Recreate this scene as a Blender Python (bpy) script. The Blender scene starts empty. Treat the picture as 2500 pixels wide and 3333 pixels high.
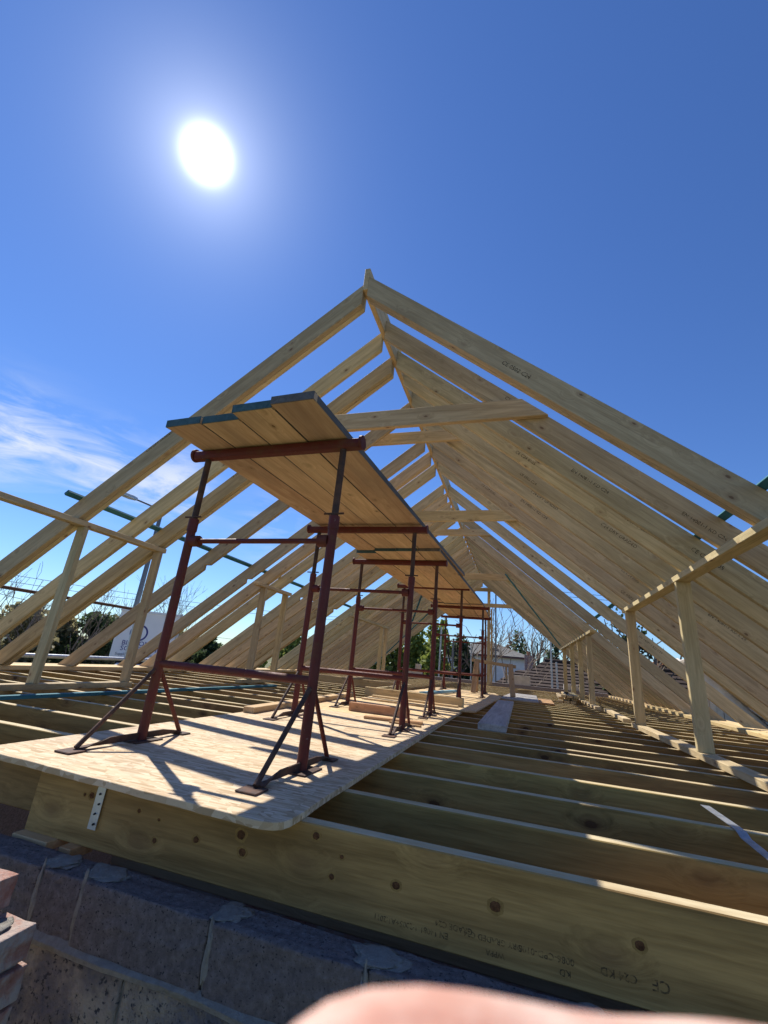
import bpy, bmesh, math, random
import numpy as np
from mathutils import Vector, Matrix
random.seed(7)
S = bpy.context.scene
COL = S.collection
R_ = math.radians

# ------------------------------------------------------------------ camera
EYE = Vector((0.0, 0.0, 0.455))
F = 1403.0                                   # focal length in pixels of a 2500 x 3333 frame
ROT = (Matrix.Rotation(R_(18.3), 3, 'Z') @ Matrix.Rotation(R_(19.0), 3, 'X') @ Matrix.Rotation(R_(-5.3), 3, 'Y'))
right, fwd, up = ROT.col[0], ROT.col[1], ROT.col[2]
cd = bpy.data.cameras.new('camera')
cam = bpy.data.objects.new('camera', cd); COL.objects.link(cam)
M = Matrix.Identity(4)
for i in range(3):
    M[i][0] = right[i]; M[i][1] = up[i]; M[i][2] = -fwd[i]; M[i][3] = EYE[i]
cam.matrix_world = M
cd.sensor_width = 36; cd.sensor_fit = 'AUTO'; cd.lens = F / 3333 * 36
cd.clip_start = 0.005; cd.clip_end = 2000
cd.dof.use_dof = True; cd.dof.focus_distance = 3.2; cd.dof.aperture_fstop = cd.lens / 1.0
S.camera = cam

# ------------------------------------------------------------------ sky and sun
SUN = Vector((-0.49737, 0.36887, 0.78521)).normalized()
ELEV = math.asin(SUN.z); AZ = math.atan2(SUN.x, SUN.y)      # clockwise from +Y
W = bpy.data.worlds.new('World'); S.world = W; W.use_nodes = True
nt = W.node_tree; nt.nodes.clear()
def wn(t, **k):
    n = nt.nodes.new(t)
    for a, b in k.items(): setattr(n, a, b)
    return n
def wl(a, b): nt.links.new(a, b)
def wmath(op, a, b=None, c=None, clamp=False):
    n = wn('ShaderNodeMath', operation=op, use_clamp=clamp)
    for i, v in enumerate((a, b, c)):
        if v is None: continue
        if isinstance(v, (int, float)): n.inputs[i].default_value = v
        else: wl(v, n.inputs[i])
    return n.outputs[0]
sky = wn('ShaderNodeTexSky', sky_type='NISHITA', sun_disc=False, sun_elevation=ELEV, sun_rotation=AZ,
         altitude=50, air_density=1.0, dust_density=0.08, ozone_density=2.0)
hs = wn('ShaderNodeHueSaturation'); hs.inputs['Saturation'].default_value = 1.1; hs.inputs['Hue'].default_value = 0.505
wl(sky.outputs[0], hs.inputs['Color'])
bg = wn('ShaderNodeBackground'); bg.inputs['Strength'].default_value = 0.074
tc = wn('ShaderNodeTexCoord')
def lobe(dv, k):      # smooth spot of sky round a direction: exp(-k * angle^2)
    n = wn('ShaderNodeVectorMath', operation='DOT_PRODUCT'); wl(tc.outputs['Generated'], n.inputs[0]); n.inputs[1].default_value = dv
    a = wmath('ARCCOSINE', wmath('MINIMUM', n.outputs['Value'], 0.999999))
    return a, wmath('EXPONENT', wmath('MULTIPLY', wmath('MULTIPLY', a, a), -k))
# thin high cloud
_, c1 = lobe((-0.8391, 0.4455, 0.312), 190.0)
_, c1b = lobe((-0.7677, 0.5634, 0.3054), 240.0)
_, c1c = lobe((-0.6863, 0.6629, 0.2993), 220.0)
_, c2 = lobe((-0.5307, 0.8074, 0.2576), 260.0)
_, c3 = lobe((0.763, -0.572, 0.3), 12.0)
c1 = wmath('ADD', wmath('ADD', c1, c1b), wmath('MULTIPLY', c1c, 0.9))
mp = wn('ShaderNodeMapping'); mp.inputs['Scale'].default_value = (2.2, 2.2, 9.0); mp.inputs['Rotation'].default_value = (0.35, 0.0, 0.3)
wl(tc.outputs['Generated'], mp.inputs['Vector'])
nz = wn('ShaderNodeTexNoise'); nz.inputs['Scale'].default_value = 2.6; nz.inputs['Detail'].default_value = 9; nz.inputs['Roughness'].default_value = 0.62; nz.inputs['Distortion'].default_value = 0.5
wl(mp.outputs[0], nz.inputs['Vector'])
cm = wmath('ADD', wmath('ADD', c1, wmath('MULTIPLY', c2, 0.55)), wmath('MULTIPLY', c3, 0.8))
cl = wmath('MULTIPLY', wmath('SMOOTH_MIN', wmath('MAXIMUM', wmath('MULTIPLY', wmath('SUBTRACT', nz.outputs[0], 0.38), 4.2), 0.0), 1.0, 0.2), cm, clamp=True)
mixc = wn('ShaderNodeMix', data_type='RGBA'); wl(cl, mixc.inputs['Factor']); tint = wn('ShaderNodeMix', data_type='RGBA', blend_type='MULTIPLY'); tint.inputs['Factor'].default_value = 1.0; wl(hs.outputs[0], tint.inputs['A']); tint.inputs['B'].default_value = (0.82, 1.08, 1.46, 1)   # cool white balance of the sky
wl(tint.outputs['Result'], mixc.inputs['A']); mixc.inputs['B'].default_value = (8.2, 8.8, 9.6, 1)
wl(mixc.outputs['Result'], bg.inputs['Color'])
# the sun's own bright disc and the glow of the air round it
ang, g1 = lobe(SUN, 1450.0)
halo = wmath('EXPONENT', wmath('MULTIPLY', ang, -17.0))
tot = wmath('ADD', wmath('MULTIPLY', g1, 4.0), wmath('MULTIPLY', halo, 0.7))
em = wn('ShaderNodeBackground'); em.inputs['Color'].default_value = (0.95, 0.97, 1.0, 1); wl(tot, em.inputs['Strength'])
ad = wn('ShaderNodeAddShader'); wl(bg.outputs[0], ad.inputs[0]); wl(em.outputs[0], ad.inputs[1])
ow = wn('ShaderNodeOutputWorld'); wl(ad.outputs[0], ow.inputs['Surface'])
sl = bpy.data.lights.new('sun', 'SUN'); sl.energy = 5.0; sl.angle = R_(0.53); sl.color = (1.0, 0.95, 0.86)
so = bpy.data.objects.new('sun', sl); COL.objects.link(so)
so.rotation_euler = (-SUN).to_track_quat('-Z', 'Y').to_euler(); so.location = (-20, 15, 32)
S.view_settings.view_transform = 'Standard'; S.view_settings.look = 'None'
S.view_settings.exposure = 0.45; S.view_settings.gamma = 1.0; S.view_settings.use_curve_mapping = False
S.cycles.max_bounces = 8; S.cycles.diffuse_bounces = 6; S.cycles.transparent_max_bounces = 6

# ------------------------------------------------------------------ picture-to-place helpers
def ray(px, py):
    return right * ((px - 1250) / F) + fwd - up * ((py - 1666.5) / F)
def at(px, py, D):           # the point seen at a pixel, D metres away along the ground
    d = ray(px, py); return EYE + d * (D / math.hypot(d.x, d.y))
def slope_pt(px, py, z0, x0, m):
    d = ray(px, py); t = (z0 - m * x0 - EYE.z) / (d.z - m * d.x); return EYE + d * t

# ------------------------------------------------------------------ materials
MATS = {}
class NT:
    def __init__(s, name):
        m = bpy.data.materials.new(name); m.use_nodes = True; s.m = m; s.t = m.node_tree; s.t.nodes.clear()
        s.out = s.n('ShaderNodeOutputMaterial'); s.b = s.n('ShaderNodeBsdfPrincipled'); s.l(s.b.outputs[0], s.out.inputs['Surface'])
        MATS[name] = m
    def n(s, t, **k):
        n = s.t.nodes.new(t)
        for a, b in k.items(): setattr(n, a, b)
        return n
    def l(s, a, b): s.t.links.new(a, b)
    def val(s, inp, v):
        if hasattr(v, 'is_output'): s.l(v, inp)
        else: inp.default_value = v
    def math(s, op, a, b=None, c=None, clamp=False):
        n = s.n('ShaderNodeMath', operation=op, use_clamp=clamp)
        for i, v in enumerate((a, b, c)):
            if v is not None: s.val(n.inputs[i], v)
        return n.outputs[0]
    def coords(s, scale=(1, 1, 1), rnd=0.0, kind='Object', rot=(0, 0, 0)):
        t = s.n('ShaderNodeTexCoord'); v = t.outputs[kind]
        if rnd:
            oi = s.n('ShaderNodeObjectInfo')
            cx = s.n('ShaderNodeCombineXYZ')
            r = s.math('MULTIPLY', oi.outputs['Random'], rnd); s.l(r, cx.inputs[0])
            s.l(s.math('MULTIPLY', r, 0.37), cx.inputs[1]); s.l(s.math('MULTIPLY', r, 0.61), cx.inputs[2])
            a = s.n('ShaderNodeVectorMath', operation='ADD'); s.l(v, a.inputs[0]); s.l(cx.outputs[0], a.inputs[1]); v = a.outputs[0]
        mp = s.n('ShaderNodeMapping'); s.l(v, mp.inputs['Vector']); mp.inputs['Scale'].default_value = scale; mp.inputs['Rotation'].default_value = rot
        return mp.outputs[0]
    def noise(s, vec, scale, detail=5, rough=0.55, dist=0.0):
        n = s.n('ShaderNodeTexNoise'); s.l(vec, n.inputs['Vector']); n.inputs['Scale'].default_value = scale
        n.inputs['Detail'].default_value = detail; n.inputs['Roughness'].default_value = rough; n.inputs['Distortion'].default_value = dist
        return n.outputs[0]
    def noise3(s, vec, scale):
        n = s.n('ShaderNodeTexNoise'); s.l(vec, n.inputs['Vector']); n.inputs['Scale'].default_value = scale; return n.outputs['Color']
    def vor(s, vec, scale, out='Distance', feat='F1', rnd=1.0):
        n = s.n('ShaderNodeTexVoronoi', feature=feat); s.l(vec, n.inputs['Vector']); n.inputs['Scale'].default_value = scale; n.inputs['Randomness'].default_value = rnd
        return n.outputs[out]
    def ramp(s, fac, stops):
        n = s.n('ShaderNodeValToRGB'); s.l(fac, n.inputs[0]); e = n.color_ramp.elements
        while len(e) < len(stops): e.new(0.5)
        for i, (p, c) in enumerate(stops):
            e[i].position = p; e[i].color = (c, c, c, 1) if isinstance(c, (int, float)) else (*c, 1)
        return n.outputs[0]
    def mix(s, f, a, b, mode='MIX'):
        n = s.n('ShaderNodeMix', data_type='RGBA', blend_type=mode)
        s.val(n.inputs['Factor'], f)
        for k, v in (('A', a), ('B', b)):
            if hasattr(v, 'is_output'): s.l(v, n.inputs[k])
            else: n.inputs[k].default_value = (*v, 1)
        return n.outputs['Result']
    def bump(s, h, strength=0.3, dist=0.01):
        n = s.n('ShaderNodeBump'); s.l(h, n.inputs['Height']); n.inputs['Strength'].default_value = strength; n.inputs['Distance'].default_value = dist
        s.l(n.outputs[0], s.b.inputs['Normal'])
    def base(s, c, rough=0.7, metal=0.0, spec=0.3):
        s.val(s.b.inputs['Base Color'], c if hasattr(c, 'is_output') else (*c, 1))
        s.val(s.b.inputs['Roughness'], rough); s.b.inputs['Metallic'].default_value = metal
        s.b.inputs['Specular IOR Level'].default_value = spec
        return s.m

def wood(name, dark, light, knot=(0.16, 0.09, 0.04), stain=(0.22, 0.2, 0.1), knots=True, varr=0.16, stain_amt=0.35, lit_top=None, ks=(4.6, 8.2, 8.2), kr=(0.055, 0.095)):
    w = NT(name)
    v = w.coords((0.55, 9, 9), 37.0)
    kv = w.coords(ks, 91.0)
    kd = w.vor(kv, 1.0, 'Distance')
    near = w.ramp(kd, [(0.0, 1.0), (0.38, 0.0)])
    vv = w.n('ShaderNodeVectorMath', operation='ADD'); w.l(v, vv.inputs[0])
    cx = w.n('ShaderNodeCombineXYZ'); w.l(w.math('MULTIPLY', near, 0.45), cx.inputs[1]); w.l(w.math('MULTIPLY', near, 0.45), cx.inputs[2]); w.l(cx.outputs[0], vv.inputs[1])
    g1 = w.noise(vv.outputs[0], 2.6, 6, 0.6, 0.6)
    g2 = w.noise(vv.outputs[0], 14.0, 3, 0.6)
    g = w.math('ADD', w.math('MULTIPLY', g1, 0.7), w.math('MULTIPLY', g2, 0.3))
    c = w.ramp(g, [(0.34, dark), (0.62, light)])
    sk = w.noise(w.coords((0.35, 26, 26), 63.0), 3.0, 3, 0.5)
    c = w.mix(w.math('MULTIPLY', w.ramp(sk, [(0.60, 0.0), (0.72, 1.0)]), 0.4), c, tuple(x * 0.5 for x in dark))
    st = w.noise(w.coords((0.9, 3, 3), 53.0), 1.6, 4, 0.6)
    c = w.mix(w.math('MULTIPLY', w.ramp(st, [(0.46, 0.0), (0.7, 1.0)]), stain_amt), c, stain)
    if knots:
        c = w.mix(w.ramp(w.math('ADD', kd, w.math('MULTIPLY', w.math('SUBTRACT', g2, 0.5), 0.06)), [(kr[0], 0.92), (kr[1], 0.0)]), c, knot)
        c = w.mix(w.math('MULTIPLY', w.ramp(kd, [(kr[0] + 0.015, 0.0), (kr[1], 0.7), (kr[1] * 2.1, 0.0)]), 0.6), c, (knot[0] * 1.7, knot[1] * 1.9, knot[2] * 2.0))
    oi = w.n('ShaderNodeObjectInfo')
    hv = w.n('ShaderNodeHueSaturation'); w.l(c, hv.inputs['Color'])
    w.l(w.math('ADD', w.math('MULTIPLY', oi.outputs['Random'], varr * 2), 1 - varr), hv.inputs['Value'])
    w.l(w.math('ADD', w.math('MULTIPLY', w.math('FRACT', w.math('MULTIPLY', oi.outputs['Random'], 17.3)), 0.02), 0.49), hv.inputs['Hue'])
    fin = hv.outputs[0]
    if lit_top:      # paler tone painted on upward faces, standing in for sky light there
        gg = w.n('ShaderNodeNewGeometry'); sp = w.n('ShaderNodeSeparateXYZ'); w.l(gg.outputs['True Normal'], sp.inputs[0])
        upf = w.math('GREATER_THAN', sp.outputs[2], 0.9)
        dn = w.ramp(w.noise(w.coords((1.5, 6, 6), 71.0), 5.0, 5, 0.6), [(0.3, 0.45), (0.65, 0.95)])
        fin = w.mix(w.math('MULTIPLY', upf, dn), fin, lit_top)
    w.bump(w.math('ADD', g2, w.math('MULTIPLY', g1, 0.6)), 0.25, 0.004)
    return w.base(fin, 0.72, 0, 0.25)
wood('rafter_wood', (0.37, 0.274, 0.138), (0.6, 0.468, 0.265), stain=(0.27, 0.205, 0.115), knot=(0.17, 0.095, 0.048), varr=0.2)
wood('joist_wood', (0.2, 0.12, 0.036), (0.41, 0.264, 0.088), knot=(0.07, 0.032, 0.014), stain=(0.1, 0.066, 0.024), stain_amt=0.5, varr=0.2, ks=(3.4, 6.4, 6.4), kr=(0.075, 0.115), lit_top=(0.6, 0.5, 0.31))
wood('stud_wood', (0.36, 0.27, 0.14), (0.56, 0.445, 0.255), knot=(0.2, 0.115, 0.06), stain=(0.28, 0.22, 0.12))
wood('fresh_wood', (0.48, 0.33, 0.15), (0.68, 0.5, 0.26), stain=(0.45, 0.26, 0.12), stain_amt=0.25)
wood('offcut_wood', (0.33, 0.17, 0.08), (0.52, 0.3, 0.15), stain=(0.26, 0.14, 0.07))
wood('board_wood', (0.46, 0.285, 0.165), (0.68, 0.48, 0.305), stain=(0.34, 0.245, 0.17), stain_amt=0.6, varr=0.14)
wood('grey_wood', (0.27, 0.245, 0.22), (0.46, 0.43, 0.39), stain=(0.2, 0.18, 0.17), knots=False)
wood('teal_wood', (0.02, 0.105, 0.13), (0.05, 0.19, 0.22), knot=(0.02, 0.08, 0.1), stain=(0.035, 0.12, 0.16), varr=0.1)
wood('dark_teal', (0.03, 0.075, 0.095), (0.07, 0.13, 0.155), knot=(0.02, 0.05, 0.07), stain=(0.06, 0.08, 0.09))
wood('dark_grey_wood', (0.09, 0.085, 0.085), (0.17, 0.16, 0.155), stain=(0.08, 0.075, 0.075), knots=False)
wood('blue_wood', (0.12, 0.26, 0.36), (0.2, 0.36, 0.46), knot=(0.1, 0.2, 0.3), stain=(0.16, 0.3, 0.4))
wood('horse_wood', (0.27, 0.17, 0.09), (0.46, 0.32, 0.19), stain=(0.2, 0.15, 0.1))

def osb(name, a, b, c_):
    w = NT(name)
    base = w.coords((1, 1, 1), 13.0)
    jit = w.noise(base, 9.0, 3, 0.6)
    cols = []
    for rot, sc in ((0.3, (9, 80, 50)), (1.1, (10, 90, 50)), (2.4, (8, 72, 50))):
        va = w.n('ShaderNodeVectorMath', operation='MULTIPLY_ADD'); w.l(w.noise3(w.coords((1, 1, 1), 13.0), 7.0), va.inputs[0]); va.inputs[1].default_value = (0.7, 2.0, 1.0); w.l(w.coords(sc, 13.0, rot=(0, 0, rot)), va.inputs[2]); v = va.outputs[0]
        n = w.n('ShaderNodeTexVoronoi', feature='F1'); w.l(v, n.inputs['Vector']); n.inputs['Scale'].default_value = 1.0
        sp = w.n('ShaderNodeSeparateColor'); w.l(n.outputs['Color'], sp.inputs[0]); cols.append((sp.outputs[0], n.outputs['Distance']))
    pick = w.vor(w.coords((1, 1, 1), 29.0), 26.0, 'Color'); sp = w.n('ShaderNodeSeparateColor'); w.l(pick, sp.inputs[0])
    p1 = w.math('GREATER_THAN', sp.outputs[0], 0.36); p2 = w.math('GREATER_THAN', sp.outputs[1], 0.68)
    f = w.n('ShaderNodeMix', data_type='FLOAT'); w.l(p1, f.inputs['Factor']); w.l(cols[0][0], f.inputs['A']); w.l(cols[1][0], f.inputs['B'])
    f2 = w.n('ShaderNodeMix', data_type='FLOAT'); w.l(p2, f2.inputs['Factor']); w.l(f.outputs['Result'], f2.inputs['A']); w.l(cols[2][0], f2.inputs['B'])
    tone = w.ramp(f2.outputs['Result'], [(0.0, a), (0.45, b), (1.0, c_)])
    fine = w.noise(w.coords((60, 60, 60), 13.0), 3.0, 3)
    tone = w.mix(w.math('MULTIPLY', fine, 0.35), tone, (a[0] * 0.8, a[1] * 0.8, a[2] * 0.8))
    dirt = w.noise(base, 2.1, 5, 0.6)
    tone = w.mix(w.math('MULTIPLY', w.ramp(dirt, [(0.5, 0.0), (0.75, 1.0)]), 0.4), tone, (0.3, 0.26, 0.22))
    w.bump(f2.outputs['Result'], 0.25, 0.003)
    return w.base(tone, 0.75, 0, 0.25)
osb('osb_grey', (0.42, 0.285, 0.155), (0.6, 0.455, 0.285), (0.76, 0.615, 0.425))
osb('osb_tan', (0.48, 0.315, 0.14), (0.66, 0.47, 0.25), (0.78, 0.6, 0.36))

def rust(name, paint, rustc, amt=0.5, rough=0.45):
    w = NT(name); v = w.coords((1, 1, 1), 21.0)
    n = w.noise(v, 11.0, 8, 0.7); n2 = w.noise(v, 60.0, 4, 0.6)
    c = w.mix(w.ramp(n, [(0.55 - 0.12 * amt, 0.0), (0.68 - 0.1 * amt, 1.0)]), paint, rustc)
    c = w.mix(w.ramp(n2, [(0.66, 0.0), (0.74, 0.6)]), c, (0.24, 0.19, 0.165))
    ms = w.noise(v, 26.0, 6, 0.7); c = w.mix(w.ramp(ms, [(0.69, 0.0), (0.74, 0.7)]), c, (0.3, 0.27, 0.24))
    w.bump(n2, 0.3, 0.002)
    return w.base(c, w.ramp(n, [(0.4, rough), (0.7, 0.85)]), 0.0, 0.28)
rust('red_oxide', (0.115, 0.02, 0.015), (0.12, 0.042, 0.024), 0.5)
rust('dark_steel', (0.06, 0.034, 0.026), (0.12, 0.06, 0.038), 0.7, 0.65)
def galv(name, c0, c1, rough=0.45, metal=0.75):
    w = NT(name); v = w.coords((1, 1, 1), 11.0); n = w.noise(v, 25.0, 5, 0.6)
    return w.base(w.ramp(n, [(0.3, c0), (0.7, c1)]), rough, metal, 0.5)
galv('galvanised', (0.32, 0.34, 0.36), (0.55, 0.57, 0.6))
galv('lamp_post_grey', (0.1, 0.115, 0.14), (0.15, 0.17, 0.2), 0.5, 0.2)
galv('strap_steel', (0.5, 0.51, 0.52), (0.68, 0.69, 0.7), 0.42, 0.6)

def rough_mat(name, stops, scale, detail=8, bump=0.5, dist=0.01, rough=0.9, rnd=17.0, speck=None, kind='Object'):
    w = NT(name); v = w.coords((1, 1, 1), rnd, kind); n = w.noise(v, scale, detail, 0.68)
    c = w.ramp(n, stops)
    if speck:
        sn = w.noise(v, speck[0], 3, 0.6); c = w.mix(w.ramp(sn, [(speck[1], 0.0), (speck[1] + 0.07, 1.0)]), c, speck[2])
    n2 = w.noise(v, scale * 5, 5, 0.7)
    w.bump(w.math('ADD', n, n2), bump, dist)
    return w.base(c, rough, 0, 0.2)
rough_mat('block_grey', [(0.3, (0.19, 0.16, 0.158)), (0.5, (0.275, 0.235, 0.228)), (0.7, (0.39, 0.34, 0.33))], 55, 9, 1.0, 0.016, speck=(140, 0.6, (0.075, 0.066, 0.068)))
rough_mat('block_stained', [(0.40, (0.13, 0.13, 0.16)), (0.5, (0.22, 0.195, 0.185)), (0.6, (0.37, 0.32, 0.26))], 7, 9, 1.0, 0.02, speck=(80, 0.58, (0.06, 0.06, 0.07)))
rough_mat('knot_ring', [(0.35, (0.24, 0.14, 0.045)), (0.6, (0.35, 0.215, 0.07))], 60, 5, 0.3, 0.002)
rough_mat('knot_heart', [(0.35, (0.06, 0.026, 0.012)), (0.62, (0.17, 0.075, 0.03))], 90, 6, 0.5, 0.002)
rough_mat('mortar', [(0.3, (0.27, 0.25, 0.22)), (0.7, (0.42, 0.395, 0.35))], 40, 8, 1.0, 0.01)
rough_mat('brick_red', [(0.3, (0.25, 0.085, 0.055)), (0.46, (0.36, 0.2, 0.155)), (0.56, (0.4, 0.32, 0.275))], 13, 8, 0.9, 0.008)
rough_mat('dark_rubble', [(0.35, (0.22, 0.165, 0.105)), (0.6, (0.32, 0.245, 0.16)), (0.75, (0.38, 0.28, 0.18))], 5.0, 8, 0.8, 0.05)
rough_mat('concrete', [(0.3, (0.2, 0.2, 0.19)), (0.7, (0.36, 0.35, 0.33))], 2.0, 8, 0.4, 0.01)
rough_mat('earth_grass', [(0.35, (0.06, 0.09, 0.025)), (0.5, (0.1, 0.1, 0.04)), (0.68, (0.34, 0.28, 0.17))], 0.35, 10, 0.6, 0.05, kind='Object', rnd=0.0, speck=(9.0, 0.6, (0.1, 0.12, 0.03)))
rough_mat('tile_brown', [(0.3, (0.035, 0.024, 0.02)), (0.6, (0.07, 0.05, 0.041)), (0.75, (0.17, 0.135, 0.11))], 3.0, 8, 0.4, 0.02)
rough_mat('tile_red', [(0.3, (0.22, 0.09, 0.05)), (0.7, (0.36, 0.17, 0.09))], 5.0, 6, 0.4, 0.02)
rough_mat('tile_grey', [(0.3, (0.2, 0.19, 0.17)), (0.7, (0.3, 0.285, 0.26))], 4.0, 6, 0.4, 0.02)
rough_mat('tile_pale', [(0.3, (0.45, 0.42, 0.38)), (0.7, (0.66, 0.62, 0.57))], 6.0, 6, 0.4, 0.02)
rough_mat('render_white', [(0.3, (0.6, 0.6, 0.62)), (0.7, (0.72, 0.72, 0.74))], 3.0, 5, 0.2, 0.01)
rough_mat('fence_pale', [(0.3, (0.42, 0.38, 0.32)), (0.7, (0.6, 0.56, 0.48))], 6.0, 6, 0.4, 0.01)
rough_mat('bark', [(0.3, (0.09, 0.07, 0.055)), (0.7, (0.2, 0.165, 0.13))], 6.0, 6, 0.5, 0.02)
rough_mat('twig', [(0.3, (0.16, 0.12, 0.095)), (0.7, (0.3, 0.24, 0.19))], 6.0, 4, 0.3, 0.01)
rough_mat('white_panel', [(0.3, (0.8, 0.78, 0.76)), (0.7, (0.87, 0.85, 0.83))], 1.5, 4, 0.05, 0.005, rough=0.45)
def plain(name, c, rough=0.5, metal=0.0, spec=0.5):
    w = NT(name); n = w.noise(w.coords((1, 1, 1), 9.0), 8.0, 4)
    return w.base(w.mix(n, tuple(x * 0.85 for x in c), tuple(min(1, x * 1.12) for x in c)), rough, metal, spec)
w = NT('ink'); n = w.noise(w.coords((1, 1, 1), 5.0), 90.0, 4, 0.7); w.base((0.05, 0.042, 0.032), 0.85); w.l(w.ramp(n, [(0.4, 0.06), (0.6, 0.68)]), w.b.inputs['Alpha'])
plain('sign_blue', (0.03, 0.03, 0.2), 0.5)
plain('sign_grey', (0.16, 0.16, 0.18), 0.5)
plain('car_white', (0.72, 0.73, 0.75), 0.2); plain('car_silver', (0.5, 0.52, 0.55), 0.25, 0.4)
plain('glass_dark', (0.03, 0.04, 0.05), 0.06, 0.0, 0.8)
plain('rubber', (0.02, 0.02, 0.022), 0.8); plain('cable', (0.02, 0.02, 0.025), 0.6)
plain('brown_trim', (0.12, 0.05, 0.04), 0.6)
w = NT('skin'); n = w.noise(w.coords((1, 2.5, 1)), 420.0, 5, 0.65); n2 = w.noise(w.coords((1, 1, 1)), 130.0, 5, 0.65)
w.base(w.ramp(n2, [(0.33, (0.5, 0.25, 0.185)), (0.68, (0.66, 0.47, 0.385))]), 0.62, 0, 0.25); w.bump(n, 0.6, 0.0008)
w.b.inputs['Subsurface Weight'].default_value = 0.25; w.b.inputs['Subsurface Radius'].default_value = (0.008, 0.003, 0.002); w.b.inputs['Subsurface Scale'].default_value = 0.4
def leaf(name, a, b):
    w = NT(name); g = w.n('ShaderNodeNewGeometry'); v = w.coords((1, 1, 1), 7.0); n = w.noise(v, 1.3, 3)
    f = w.math('ADD', w.math('MULTIPLY', g.outputs['Random Per Island'], 0.7), w.math('MULTIPLY', n, 0.4), clamp=True)
    c = w.ramp(f, [(0.1, a), (0.9, b)])
    w.base(c, 0.6, 0, 0.3)
    tr = w.n('ShaderNodeBsdfTranslucent'); w.l(c, tr.inputs['Color'])
    mx = w.n('ShaderNodeMixShader'); mx.inputs[0].default_value = 0.5; w.l(w.b.outputs[0], mx.inputs[1]); w.l(tr.outputs[0], mx.inputs[2]); w.l(mx.outputs[0], w.out.inputs['Surface'])
leaf('leaf_green', (0.07, 0.11, 0.02), (0.42, 0.46, 0.11))
leaf('leaf_dark', (0.025, 0.045, 0.02), (0.11, 0.15, 0.06))
leaf('leaf_olive', (0.1, 0.09, 0.04), (0.4, 0.36, 0.2))
leaf('leaf_brown', (0.08, 0.05, 0.035), (0.2, 0.14, 0.1))

# ------------------------------------------------------------------ object helpers
def tag(o, label=None, cat=None, group=None, kind=None):
    for k, v in (('label', label), ('category', cat), ('group', group), ('kind', kind)):
        if v: o[k] = v
    return o
def thing(name, label, cat, loc=(0, 0, 0), rotz=0.0, group=None):
    o = bpy.data.objects.new(name, None); o.empty_display_size = 0.1; COL.objects.link(o)
    o.location = loc; o.rotation_euler = (0, 0, rotz); return tag(o, label, cat, group)
def put(name, me, mat, parent=None, loc=(0, 0, 0), rot=None):
    if mat and not me.materials: me.materials.append(MATS[mat])
    o = bpy.data.objects.new(name, me); COL.objects.link(o)
    m = Matrix.Translation(Vector(loc)) @ (rot.to_4x4() if rot is not None else Matrix.Identity(4))
    if parent: o.parent = parent
    o.matrix_local = m
    return o
def rel(parent, p):          # world position -> local position under an unrotated thing
    return Vector(p) - parent.location if parent else Vector(p)
class MB:
    def __init__(s): s.v = []; s.f = []
    def add(s, vs, fs):
        k = len(s.v); s.v += [tuple(v) for v in vs]; s.f += [tuple(i + k for i in f) for f in fs]; return s
    def box(s, a, b):
        (x0, y0, z0), (x1, y1, z1) = a, b
        return s.add([(x0, y0, z0), (x1, y0, z0), (x1, y1, z0), (x0, y1, z0), (x0, y0, z1), (x1, y0, z1), (x1, y1, z1), (x0, y1, z1)],
                     [(3, 2, 1, 0), (4, 5, 6, 7), (0, 1, 5, 4), (1, 2, 6, 5), (2, 3, 7, 6), (3, 0, 4, 7)])
    def tube(s, p, q, r0, r1=None, n=10, cap=True):
        p, q = Vector(p), Vector(q); r1 = r0 if r1 is None else r1
        d = (q - p).normalized(); u = d.orthogonal().normalized(); v = d.cross(u)
        vs = []
        for c, r in ((p, r0), (q, r1)):
            for i in range(n):
                a = 2 * math.pi * i / n; vs.append(c + (u * math.cos(a) + v * math.sin(a)) * r)
        fs = [(i, (i + 1) % n, n + (i + 1) % n, n + i) for i in range(n)]
        if cap: fs += [tuple(range(n - 1, -1, -1)), tuple(range(n, 2 * n))]
        return s.add(vs, fs)
    def prism(s, poly, h0, h1, axis='z'):
        n = len(poly)
        def P(a, b, h): return (a, b, h) if axis == 'z' else ((a, h, b) if axis == 'y' else (h, a, b))
        vs = [P(a, b, h0) for a, b in poly] + [P(a, b, h1) for a, b in poly]
        return s.add(vs, [tuple(range(n - 1, -1, -1)), tuple(range(n, 2 * n))] + [(i, (i + 1) % n, n + (i + 1) % n, n + i) for i in range(n)])
    def mesh(s, name, smooth=False):
        me = bpy.data.meshes.new(name); me.from_pydata(s.v, [], s.f); me.update()
        bm = bmesh.new(); bm.from_mesh(me); bmesh.ops.recalc_face_normals(bm, faces=bm.faces); bm.to_mesh(me); bm.free()
        if smooth:
            for p in me.polygons: p.use_smooth = True
            me.set_sharp_from_angle(angle=R_(40))
        return me
def part(name, mb, mat, parent=None, loc=(0, 0, 0), smooth=False, bevel=0.0):
    o = put(name, mb.mesh(name, smooth), mat, parent, loc)
    if bevel: bev(o, bevel)
    return o
def bev(o, w=0.003, seg=1):
    m = o.modifiers.new('arris', 'BEVEL'); m.width = w; m.segments = seg; m.limit_method = 'ANGLE'; m.angle_limit = R_(35)
    return o
_cache = {}
def timber(name, p, q, wid, dep, mat, parent=None, up_=(0, 0, 1), bevel=0.003, key=True):
    """a straight squared timber from p to q (centre line of its top face), wid across, dep down"""
    p, q = rel(parent, p), rel(parent, q)
    d = q - p; L = d.length; x = d.normalized(); z = Vector(up_); z = (z - x * z.dot(x)).normalized(); y = z.cross(x)
    k = (round(L, 3), wid, dep, mat)
    me = _cache.get(k)
    if me is None:
        me = MB().box((0, -wid / 2, -dep), (L, wid / 2, 0)).mesh(name); _cache[k] = me
    o = put(name, me, mat, parent, p, Matrix((x, y, z)).transposed())
    if bevel: bev(o, bevel)
    return o
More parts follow.
